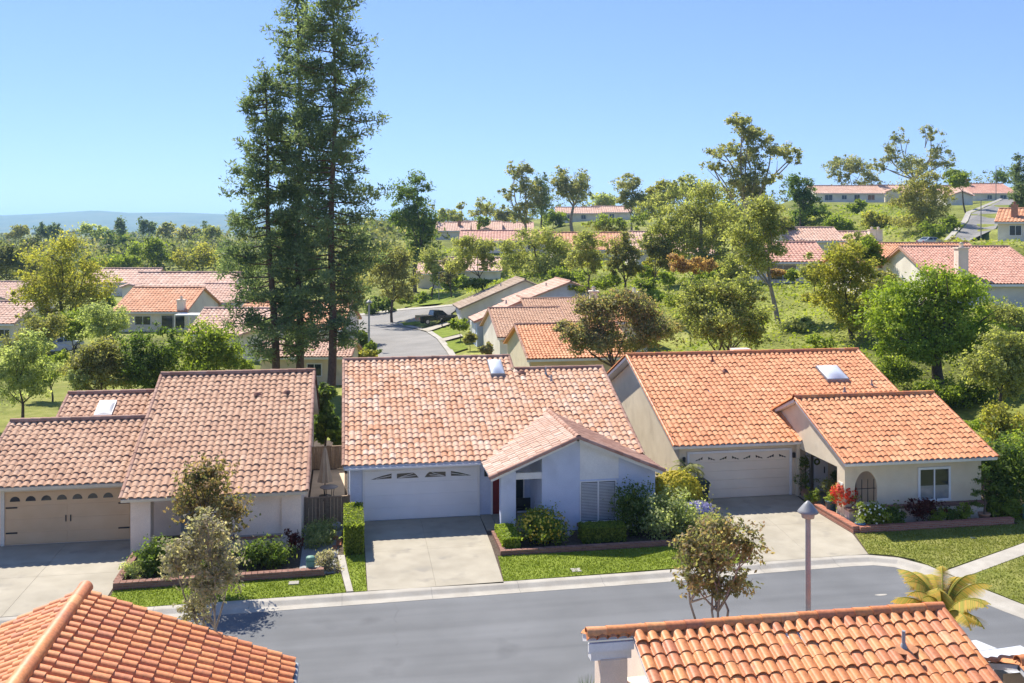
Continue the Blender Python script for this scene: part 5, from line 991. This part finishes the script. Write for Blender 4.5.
TR('brown-green tree at the left picture edge, taller than its neighbours', 190, 8, [(5,255,16,20),(22,262,12,16),(-8,262,16,20)], 3600, .5, 'woods')
GFT = 'distant trees in the left valley'
for lab, d, x, bl, m, n in (
 ('rounded brown tree left of the pale distant roof', 420, 20, [(18,233,11,7)], 'olive', 900), ('left dark conifer of the pair at the far left skyline', 400, 42, [(42,232,5,9)], 'pine', 700), ('right dark conifer of the pair at the far left skyline', 400, 55, [(55,231,5,10)], 'pine', 700),
 ('grey-green tree cluster left of the dark distant conifers', 380, 92, [(90,232,9,9),(100,234,8,8)], 'grey', 1100), ('narrow dark conifer rising behind the dark green dome', 360, 121, [(121,230,5,11)], 'pine', 800), ('blue-green broad tree between the distant conifers', 330, 110, [(112,240,10,9),(126,242,8,8)], 'dark', 1300),
 ('bright green dome-shaped tree in the valley', 240, 150, [(148,251,15,12),(160,256,10,9)], 'green', 2600), ('mid green hedge-like tree left of the green dome', 230, 116, [(112,263,16,9),(128,262,10,8)], 'green', 2200), ('yellow-green broad tree right of the green dome', 240, 196, [(185,262,16,10),(208,258,16,12),(222,264,8,9)], 'yellow', 3000),
 ('twin-topped dark conifer above the yellow-green broad tree', 420, 146, [(143,229,4,10),(151,230,4,9)], 'pine', 900), ('grey-brown rounded tree on the skyline, right of the twin conifer', 430, 166, [(166,231,9,8)], 'euc', 900), ('olive tree with a flat top near the left pine', 400, 188, [(188,232,9,7)], 'olive', 900), ('pale olive tree touching the left pine on the skyline', 380, 212, [(212,234,10,9)], 'willow', 1100), ('small dark conifer nearest the left pine', 430, 204, [(204,231,3,9)], 'pine', 500), ('low brown-olive tree in front of the distant conifers', 300, 75, [(72,246,12,7)], 'olive', 1100), ('dusky tree beside the pale distant roof', 330, 36, [(34,243,12,8)], 'woods', 1100)):
    TR(lab, d, x, bl, n, .0022*d, m, group=GFT, per=14)
# ---- middle
TR('tall dark eucalyptus right of the pines, dense crown', 185, 415, [(412,192,20,16),(405,212,17,18),(425,215,15,20),(415,235,20,18),(420,252,14,10)], 7500, .42, 'dark', tr=.4, shell=.4)
TR('dusty olive tree bending over the cross street', 140, 392, [(388,262,22,16),(405,272,18,16),(380,280,20,16),(398,290,18,10)], 7000, .3, 'olive', bark='bark')
TR('small olive tree with a kinked trunk by the street corner lamp', 114, 347, [(350,288,16,16),(344,304,12,10),(358,300,8,8)], 3000, .26, 'olive')
TR('dark green bush at the corner of the cross street', 158, 378, [(376,305,10,9),(388,307,8,7)], 1800, .3, 'dark', name='shrub', cat='shrub')
TR('low hedge shrub along the park lawn', 165, 410, [(404,302,8,5),(416,299,8,5),(424,297,5,5)], 1900, .3, 'green', name='shrub', cat='shrub')
TR('leaning tree on the grassy knoll', 142, 484, [(466,252,18,14),(480,248,14,12),(462,266,12,9),(488,262,8,8)], 5200, .3, 'willow', bark='bark')
TR('brownish young tree left of the knoll', 160, 452, [(450,268,9,9),(446,278,7,6)], 1500, .3, 'rusty')
TR('small dark round shrub-tree beside the white-roofed row', 270, 482, [(482,222,6,8)], 900, .5, 'green')
TR('sparse light tree on the skyline with a thin trunk', 300, 484, [(480,206,9,7),(492,210,6,6),(474,214,6,5)], 1300, .5, 'willow', shell=.3)
TR('tiny palm-like sparse tree left of the light skyline tree', 305, 463, [(462,206,5,4)], 350, .5, 'willow')
TR('big mounded olive-green tree on the knoll crest', 150, 538, [(535,242,22,14),(518,258,20,16),(555,258,22,16),(538,268,28,14)], 9500, .32, 'willow', tr=.3)
TR('tall leaning eucalyptus with an open crown, left of the dark conifer', 262, 531, [(522,178,14,12),(510,192,9,9),(530,195,14,16),(520,210,12,12),(514,170,8,7)], 4200, .55, 'euc', bark='bark_pale', tr=.5, shell=.35)
TR('dark conifer between the two skyline eucalyptus', 268, 541, [(541,185,7,14),(542,205,9,14)], 2200, .5, 'pine')
TR('round-crowned eucalyptus right of the dark conifer', 265, 574, [(566,180,14,12),(580,182,12,13),(572,192,18,9)], 3800, .55, 'euc', bark='bark_pale', tr=.5, shell=.4)
TR('left small tree on the ivy slope above the pale pink roof', 118, 590, [(588,246,17,12),(580,260,12,10),(597,262,12,10)], 4200, .25, 'willow')
TR('right small tree on the ivy slope above the white chimney', 112, 627, [(622,250,14,16),(632,264,12,12),(616,266,10,9)], 4200, .25, 'olive')
TR('yellowish tree touching the light green tree on the slope', 135, 650, [(650,270,10,10)], 1500, .28, 'yellow')
TR('grey eucalyptus with a fine crown below the skyline', 255, 632, [(628,184,13,10),(638,195,12,10),(622,200,10,9)], 3300, .5, 'euc', bark='bark_pale', shell=.4)
TR('hazy green trees filling the gap left of the big eucalyptus', 230, 668, [(660,200,14,10),(676,194,12,12),(650,210,12,9)], 3400, .45, 'willow')
TR('dark green rounded bush below the grassy rise', 220, 605, [(600,224,14,8),(620,226,12,8),(640,222,8,8)], 2600, .45, 'green', name='shrub', cat='shrub')
TR('big light green tree with pale leaning stems', 125, 706, [(700,203,26,20),(676,222,24,20),(718,228,26,22),(690,248,28,20),(720,257,20,16),(660,240,16,14)], 14000, .3, 'willow', bark='bark_pale', tr=.3, multi=2)
TR('huge open eucalyptus, tallest on the right skyline', 175, 746, [(742,130,16,16),(722,150,16,12),(752,150,18,18),(738,172,20,16),(772,148,16,10),(790,158,13,9),(760,180,16,14),(712,165,10,8),(745,195,20,14)], 8500, .42, 'euc', bark='bark_pale', tr=.5, forks=26, shell=.35, per=30)
TR('dark rounded tree right of the huge eucalyptus', 210, 800, [(796,190,15,16),(805,205,14,14)], 3600, .42, 'dark')
TR('dark clipped hedge along the hill below the long low house', 215, 818, [(806,214,14,8),(822,213,10,8),(798,225,10,9)], 2500, .42, 'dark', name='shrub', cat='shrub')
TR('slender light-green eucalyptus leaning on the right slope with bare lower trunk', 86, 779, [(757,215,24,16),(745,238,20,18),(768,240,18,20),(755,262,18,16),(775,222,14,14)], 9000, .21, 'willow', bark='bark_pale', tr=.22, forks=14, shell=.4)
TR('brown dry bush below the slender eucalyptus', 100, 692, [(682,262,12,10),(700,264,12,8)], 2200, .25, 'brownish', name='shrub', cat='shrub')
TR('large rust-tinged bush tree behind the small orange roof', 68, 612, [(598,316,26,20),(628,312,28,20),(578,334,20,18),(652,332,28,22),(610,342,32,16)], 13000, .19, 'rusty', shell=.4, tr=.12, multi=3)
TR('grey-green willowy bush tree behind the ridge of the cream house', 66, 722, [(702,304,24,22),(735,298,24,22),(722,326,36,18),(755,322,20,18)], 13000, .19, 'willow', tshift=-.1, shell=.4, tr=.12, multi=3)
TR('feathery yellow-green tree with a curved trunk on the right slope', 74, 853, [(842,258,22,16),(828,280,20,18),(858,278,20,20),(842,300,30,18),(850,318,24,12)], 10000, .19, 'yellow', shell=.4, tr=.16)
TR('dark green dome tree behind the feathery yellow-green tree', 92, 866, [(862,248,16,9),(872,255,13,11)], 2800, .24, 'green', tshift=-.1)
TR('dense bright green tree with a thick forked trunk behind the cream house', 62, 940, [(935,288,34,20),(905,305,34,22),(968,300,34,22),(890,328,28,20),(930,330,40,22),(980,325,26,20),(905,350,26,14),(950,350,30,14)], 19000, .20, 'bright', tr=.34, forks=20, shell=.45)
TR('dark lower bush under the bright green tree', 58, 962, [(935,395,24,14),(965,392,22,20),(985,380,14,14)], 4600, .18, 'green', name='shrub', cat='shrub')
TR('sage green soft tree at the right edge above the yellow bush', 55, 1000, [(990,358,24,24),(1012,348,20,26),(1005,380,24,16)], 8000, .17, 'willow', shell=.45)
TR('yellow-green bush at the right edge below the sage tree', 50, 1012, [(1010,425,22,22),(1000,445,18,14),(1024,440,16,20)], 6500, .15, 'yellow', name='shrub', cat='shrub')
TR('bright low bush between the cream house roof and the right edge bushes', 52, 975, [(968,430,16,10),(985,455,14,12)], 3000, .15, 'bright', name='shrub', cat='shrub')
TR('dark rounded eucalyptus above the long low hilltop house', 310, 852, [(846,166,16,10),(862,170,14,10),(840,176,10,7),(868,180,12,6)], 3800, .55, 'euc', bark='bark_pale')
TR('tall ragged eucalyptus on the hilltop with separate high tufts', 285, 914, [(900,138,9,9),(888,152,11,10),(908,160,14,12),(930,132,9,9),(940,148,10,11),(925,165,14,10),(880,164,8,8),(948,162,8,7)], 5200, .5, 'euc', bark='bark_pale', tr=.5, forks=20, shell=.35)
TR('yellow-olive tree in front of the hilltop houses', 180, 924, [(918,182,20,12),(905,200,16,14),(935,200,20,16),(920,218,24,14)], 7500, .36, 'olive', tshift=.12)
TR('flat-topped green tree by the hill road', 225, 966, [(962,174,14,6),(955,182,10,6)], 1900, .45, 'green')
TR('small dark tree at the top of the hill road', 320, 1003, [(1002,177,9,6)], 1000, .5, 'dark')
TR('green bush at the inside bend of the hill road', 165, 938, [(948,226,10,10),(930,232,12,8)], 2000, .34, 'green', name='shrub', cat='shrub')
TR('dark conifer at the upper right picture edge', 150, 1022, [(1022,165,6,12),(1020,185,10,14),(1020,202,12,9)], 3200, .3, 'pine')
TR('low hedge below the hill road kerb', 135, 985, [(960,244,14,4),(985,245,14,4),(1010,244,14,5)], 2800, .28, 'yellow', name='shrub', cat='shrub')
TR('dark banana-leaved shrub between the two near houses, behind the back fence', 54, 326, [(326,415,11,16),(318,432,8,10),(336,432,8,10),(325,395,9,10)], 2600, .32, 'dark', name='shrub', cat='shrub', thin=.35)
TR('lower shrub behind the back fence between the two near houses', 53, 334, [(335,438,8,9)], 700, .2, 'green', name='shrub', cat='shrub')
GC = 'clipped mounds on the slope'
for lab, d, x, y, rx, ry, m in (('dark clipped mound beside the pale green wall', 120, 646, 284, 9, 7, 'green'), ('bright clipped mound in front of the dark mound', 108, 655, 298, 14, 6, 'bright'), ('topmost clipped mound by the pink roofed house', 128, 644, 272, 7, 5, 'bright'), ('small bright mound right of the topmost one', 118, 668, 278, 8, 5, 'bright'), ('broad low green mound nearest the willowy bush', 98, 680, 300, 14, 6, 'cover'), ('dark mound under the small ivy slope tree', 112, 605, 282, 14, 7, 'green'), ('reddish low shrub by the wide dark glass doors', 110, 776, 273, 7, 4, 'brownish'), ('green low shrub beside the reddish one', 110, 794, 275, 8, 5, 'green'), ('dark bush on the left flank of the grassy knoll', 140, 478, 284, 12, 4, 'dark')):
    TR(lab, d, x, [(x, y, rx, ry)], 1300, .0022*d, m, group=GC, name='shrub', cat='shrub', per=16, shell=.75)
for lab, d, x, y, rx, ry, m in (('round dark topiary shrub in front of the white gable end', 108, 460, 325, 9, 7, 'green'), ('rusty low shrub by the small lawn of the side street', 88, 487, 349, 6, 5, 'rusty'), ('low shrub on the left verge of the side street', 96, 372, 350, 8, 6, 'green'), ('yellowish verge plant near the left kerb of the side street', 92, 366, 356, 9, 5, 'yellow'), ('round shrub behind the verge plants, under the lamp', 108, 362, 338, 8, 8, 'green'), ('low shrub beside the path of the white gable end', 100, 470, 338, 6, 5, 'olive')):
    TR(lab, d, x, [(x, y, rx, ry)], 1100, .0024*d, m, group='shrubs along the side street', name='shrub', cat='shrub', per=16, shell=.7)
GK = 'trees along the skyline and hillside'
for lab, d, x, bl, m, n in (
 ('rounded willow-green tree on the skyline left of the sparse light tree', 335, 448, [(446,216,10,7),(456,219,8,6)], 'willow', 1500), ('olive tree between the sparse light tree and the leaning eucalyptus', 340, 502, [(500,214,9,8),(510,218,7,6)], 'olive', 1500), ('low green tree below the dark skyline conifer', 290, 552, [(552,216,10,8),(560,220,8,6)], 'green', 1500),
 ('soft grey-green tree between the round eucalyptus and the fine-crowned one', 330, 602, [(600,199,10,9),(610,203,8,8)], 'grey', 1600), ('tall pale green tree left of the huge eucalyptus, farther back', 260, 690, [(688,188,13,11),(700,194,12,10),(678,196,9,9)], 'willow', 2800), ('yellow-green tree peeking left of the pale green one', 270, 662, [(660,190,11,9),(652,198,9,8)], 'yellow', 2000),
 ('bushy green tree under the huge eucalyptus crown', 190, 730, [(728,212,14,12),(742,218,14,12)], 'green', 3000), ('olive tree behind the slender eucalyptus on the right slope', 150, 770, [(772,222,14,12),(784,228,10,10)], 'olive', 3000), ('dark green tree on the bank behind the greyish roof', 175, 838, [(836,226,12,9),(848,229,10,8)], 'green', 2400),
 ('yellowish tree on the grass slope above the twin chimneys', 200, 876, [(874,222,12,9),(886,226,10,8)], 'yellow', 2400), ('small round tree on the open grass of the hill', 230, 858, [(858,207,8,7)], 'green', 1200), ('willow-green tree in front of the rosy roofed white house', 100, 815, [(812,268,12,12),(820,276,10,10)], 'willow', 2800),
 ('spreading green tree on the slope right of the brown dry bush', 108, 734, [(730,268,14,12),(744,276,12,10),(722,278,10,9)], 'willow', 3200), ('round green tree below the big light green tree', 112, 706, [(704,280,14,9),(718,285,10,8)], 'green', 2600), ('olive tree on the bank behind the slender eucalyptus, left of the white house', 128, 744, [(744,248,12,10),(752,256,8,8)], 'olive', 2400), ('bushy olive tree between the greyish roof and the apricot roof', 130, 860, [(856,240,11,8),(868,242,9,8)], 'willow', 2200), ('leafy tree on the slope between the curved trunk tree and the bright green tree', 84, 890, [(888,286,12,14),(880,300,10,10)], 'olive', 3000), ('green tree beside the hill road bend, right of the pale parked car', 142, 952, [(950,244,9,7)], 'olive', 1400), ('soft green tree at the right edge behind the bright green tree', 70, 1004, [(1000,318,18,18),(1016,330,14,20),(990,335,12,14)], 'willow', 5500), ('leafy bush tree on the bank behind the ridge end of the cream house', 60, 896, [(890,368,16,12),(905,376,14,10)], 'green', 3200), ('dense dark bush left of the olive clump by the lawn', 72, 52, [(50,368,16,14),(38,378,12,10),(62,360,10,10)], 'green', 3600), ('bushy tree on the slope between the willowy bush and the slender eucalyptus', 80, 790, [(792,332,14,12),(780,338,10,9)], 'willow', 2600), ('olive tree beside the apricot roof', 105, 888, [(888,262,10,10),(898,268,9,8)], 'olive', 2200), ('mid-green tree filling the gap below the orange roof on the knoll', 140, 560, [(566,274,14,9),(580,278,12,8)], 'green', 2800), ('olive tree right of the ivy slope trees', 125, 652, [(656,252,12,12),(664,262,10,9)], 'olive', 2800),
 ('pale willow tree between the dusty olive tree and the dark eucalyptus', 170, 432, [(432,262,10,14),(438,274,8,9)], 'willow', 2400), ('dense green tree at the rear of the park lawn', 185, 448, [(450,286,12,7),(460,282,9,6)], 'green', 2000), ('grey-green tree beyond the left valley roofs', 215, 235, [(232,262,14,12),(246,266,12,11)], 'grey', 2800), ('olive tree behind the paler pink roof at the left edge', 185, 30, [(36,268,10,10)], 'olive', 1500), ('green shrub tree among the valley roofs', 150, 108, [(106,300,9,9)], 'green', 1600)):
    TR(lab, d, x, bl, n, .0022*d, m, group=GK, per=16)
for lab, d, x, y, rx, ry, m in (('olive shrub on the grass right of the slender eucalyptus', 82, 806, 322, 9, 7, 'willow'), ('low dark shrub on the grass below the curved trunk tree', 70, 822, 342, 12, 7, 'green'), ('yellow-green shrub at the crest left of the curved trunk tree', 95, 812, 300, 9, 6, 'yellow'), ('bright ivy mound behind the willowy bush', 88, 690, 318, 14, 7, 'bright'), ('ivy mound below the brown dry bush', 95, 724, 296, 12, 6, 'cover'), ('dark ivy mound behind the white chimneys', 105, 616, 300, 16, 7, 'green'), ('pale ivy mound at the left flank of the ivy slope', 118, 578, 290, 14, 6, 'cover'), ('small shrub at the foot of the knoll by the tan roof', 135, 505, 292, 9, 4, 'cover')):
    TR(lab, d, x, [(x, y, rx, ry)], 1500, .0022*d, m, group=GC, name='shrub', cat='shrub', per=16, shell=.7)
# ---- uncountable greenery
n = 60000; px = RNG.uniform(430, 1090, n); d = np.exp(RNG.uniform(math.log(57), math.log(260), n)); l = d*(px-512)/F_PX; X = d*SY+l*CY; Y = d*CY-l*SY
ok = ~((X < 33) & (Y < 59)) & ~((px < 480) & (d < 135)) & ~((px < 470) & (d < 170)) & ~((px > 930) & (px < 1030) & (d > 140))
for o in [q for q in bpy.data.objects if q.get('category') == 'house']:
    dx = X-o.location.x; dy = Y-o.location.y; ok &= (np.hypot(dx, dy-4) > 7)
X, Y, d = X[ok], Y[ok], d[ok]; Z = terr(X, Y); cl = lowfreq(X*.35, Y*.35, 2.); hgt = RNG.random(len(X))**1.5*(.15+.7*cl); P = np.column_stack((X, Y, Z+hgt)); s = (.0032*d*(.6+.8*RNG.random(len(d))))[:,None]
N = unit(np.array((0,0,.8))+RNG.normal(size=P.shape)*.5); T_ = unit(np.cross(N, RNG.normal(size=P.shape))); B_ = np.cross(N, T_); f = MB(); f.add(np.stack((P-T_*s*.5, P+B_*s*.35, P+T_*s*.5, P-B_*s*.35), 1).reshape(-1,3), np.arange(len(P)*4).reshape(-1,4), np.clip(.5*cl+.5*RNG.random(len(P)), 0, 1)); o = f.build('ground_cover', M['cover']); o['kind'] = 'stuff'
f = MB(); bl = []
for i in range(1500):
    pxx = RNG.uniform(-120, 1150); dd = math.exp(RNG.uniform(math.log(235), math.log(2000)))
    if pxx > 430 and dd < 430: dd += 200
    if pxx < 430 and RNG.random() < .3: dd = 235+RNG.random()*200
    p = ray(pxx, 0, dd); z = T1(p[0], p[1]) if dd < 2400 else 0; h = RNG.uniform(5, 14) if pxx > 430 else RNG.uniform(4, 10); r = RNG.uniform(4, 9); bl.append((np.array((p[0], p[1], z+h*.6)), np.array((r, r, h*.5)), dd))
for c, r, dd in bl: leaves(f, [(c, r)], 80, max(1.3, .0026*dd), per=12, clump=.34, shell=.35, rough=.02, tshift=RNG.normal(0, .18))
o = f.build('woods', M['woods']); o['kind'] = 'stuff'

# ---------------------------------------------------------------- far furniture and vehicles
def gpt(px, d): p = xyz(px, d); return p
street_lamp('distant street lamp at the left kerb of the side street', gpt(369, 104)+(0,0,.1), 5.6, .11, .36)
def pole(label, px, d, top, r=.09):
    p = gpt(px, d); h = CAM_H-(top-HOR)*d/F_PX-p[2]; root = thing('light_pole', label, 'pole', p, 0, 'slender poles'); MB().tube([(0,0,-.3),(0,0,h)], [r, r*.7], 8).build('pole', M['metal_grey'], root)
    b = MB(); b.tube([(0,0,h-.1),(.5,0,h+.05),(.9,0,h+.05)], .05, 6); b.box(.7,1.15,-.1,.1,h,h+.09); b.build('lantern', M['metal_grey'], root)
pole('slender pole at the corner of the park lawn', 439, 160, 272); pole('slender pole beside the hill road', 981, 152, 200); pole('slender pole at the top of the hill road', 996, 300, 166, .12)
for lab, px, d in (('dark mailbox on a post at the left kerb of the side street', 366, 112), ('dark mailbox on a post by the pickup driveway', 442, 128)):
    root = thing('mailbox', lab, 'mailbox', gpt(px, d), 0, 'mailboxes'); MB().box(-.06,.06,-.06,.06,-.2,1.05).build('post', M['iron'], root); b = MB(); b.box(-.2,.2,-.3,.3,1.05,1.3); b.tube([(0,-.3,1.3),(0,.3,1.3)], .2, 10); b.build('box', M['iron'], root)
p = gp(437, 324.5); car('black pickup truck parked on a driveway of the side street', (p[0],p[1],p[2]+.15), .30, 'car_black', 'pickup', 5.7, 1.95, 1.85, 'pickup_truck')
p = gpt(48, 104); car('white car half hidden behind the lawn tree at the left', p, .6, 'car_white'); p = gpt(62, 108); car('silver car beyond the mown bank at the left', p, .9, 'car_silver')
p = ray(931, 241, 152); car('pale car parked below the hill road kerb', (p[0],p[1],T1(p[0],p[1])), .2, 'car_silver')
# ---------------------------------------------------------------- distant hills
h = MB(); A = np.linspace(-330, 900, 130); D = np.linspace(4200, 9000, 16); V = []
prof = lambda x: np.interp(x, [-330,-100,0,40,80,95,130,175,230,300,420,900], [217,216,215.5,214,211.5,210.5,213,212.5,214.5,216,219,224])
for j, dd in enumerate(D):
    for x in A:
        u = j/(len(D)-1); peak = math.exp(-((u-.62)/.30)**2); n_ = .12*math.sin(x*.061+j*1.9)+.08*math.sin(x*.17+j*3.1)+.05*math.sin(x*.31-j*2.2)
        hz = (HOR-prof(x))/F_PX*7200+CAM_H; p = ray(x, 0, dd); V.append((p[0], p[1], max(-20, hz*peak*(1+n_*(1-peak)*2)-6*(1-peak))))
m_ = len(A); h.add(V, [(j*m_+i, j*m_+i+1, (j+1)*m_+i+1, (j+1)*m_+i) for j in range(len(D)-1) for i in range(m_-1)], .5, True); structure('hills', h, M['hills'])
# ---------------------------------------------------------------- air
HAZE = 1
if HAZE:
    b = MB(); b.box(-12000, 12000, -3000, 12500, -30, 190); o = b.build('haze', None); o['kind'] = 'stuff'; m = bpy.data.materials.new('haze'); m.use_nodes = True; nt = m.node_tree
    nt.nodes.remove(nt.nodes['Principled BSDF']); v = nt.nodes.new('ShaderNodeVolumePrincipled'); v.inputs['Density'].default_value = 1.35e-4; v.inputs['Density Attribute'].default_value = ''; v.inputs['Color'].default_value = (.45,.74,1.0,1); v.inputs['Anisotropy'].default_value = 0.2
    nt.links.new(v.outputs[0], nt.nodes['Material Output'].inputs['Volume']); o.data.materials.append(m)
# ---------------------------------------------------------------- light, sky, camera
SUN = Vector((-.33, .82, 1.0)).normalized()
sl = bpy.data.lights.new('sun', 'SUN'); sl.energy = 4.2; sl.angle = math.radians(.53); sl.color = (1, .94, .84); so = bpy.data.objects.new('sun', sl); COL.objects.link(so); so.rotation_euler = SUN.to_track_quat('Z', 'Y').to_euler()
wd = bpy.data.worlds.new('World'); SC.world = wd; wd.use_nodes = True; nt = wd.node_tree; bg = nt.nodes['Background']; sk = nt.nodes.new('ShaderNodeTexSky'); sk.sky_type = 'NISHITA'; sk.sun_disc = False
sk.sun_elevation = math.asin(SUN.z); sk.sun_rotation = math.atan2(SUN.x, SUN.y); sk.air_density = .7; sk.dust_density = 0.0; sk.ozone_density = 4.0; sk.altitude = 100
gm = nt.nodes.new('ShaderNodeGamma'); gm.inputs[1].default_value = .62; tn = nt.nodes.new('ShaderNodeMix'); tn.data_type = 'RGBA'; tn.blend_type = 'MULTIPLY'; tn.inputs[0].default_value = 1; tn.inputs[7].default_value = (.66, .79, 1.14, 1)
nt.links.new(sk.outputs[0], gm.inputs[0]); nt.links.new(gm.outputs[0], tn.inputs[6]); nt.links.new(tn.outputs[2], bg.inputs[0]); bg.inputs[1].default_value = .15
cam = bpy.data.cameras.new('camera'); co = bpy.data.objects.new('camera', cam); COL.objects.link(co); co.location = (0, 0, CAM_H); co.rotation_euler = (math.pi/2, 0, -YAW)
cam.sensor_width = 36; cam.lens = 36*F_PX/1024; cam.shift_y = -(341.5-HOR)/1024; cam.clip_start = .5; cam.clip_end = 30000; SC.camera = co
SC.view_settings.view_transform = 'Standard'; SC.view_settings.look = 'None'; SC.view_settings.exposure = 1.12; SC.view_settings.gamma = 1; SC.view_settings.use_curve_mapping = False
SC.cycles.max_bounces = 6; SC.cycles.volume_bounces = 0; SC.cycles.transparent_max_bounces = 4
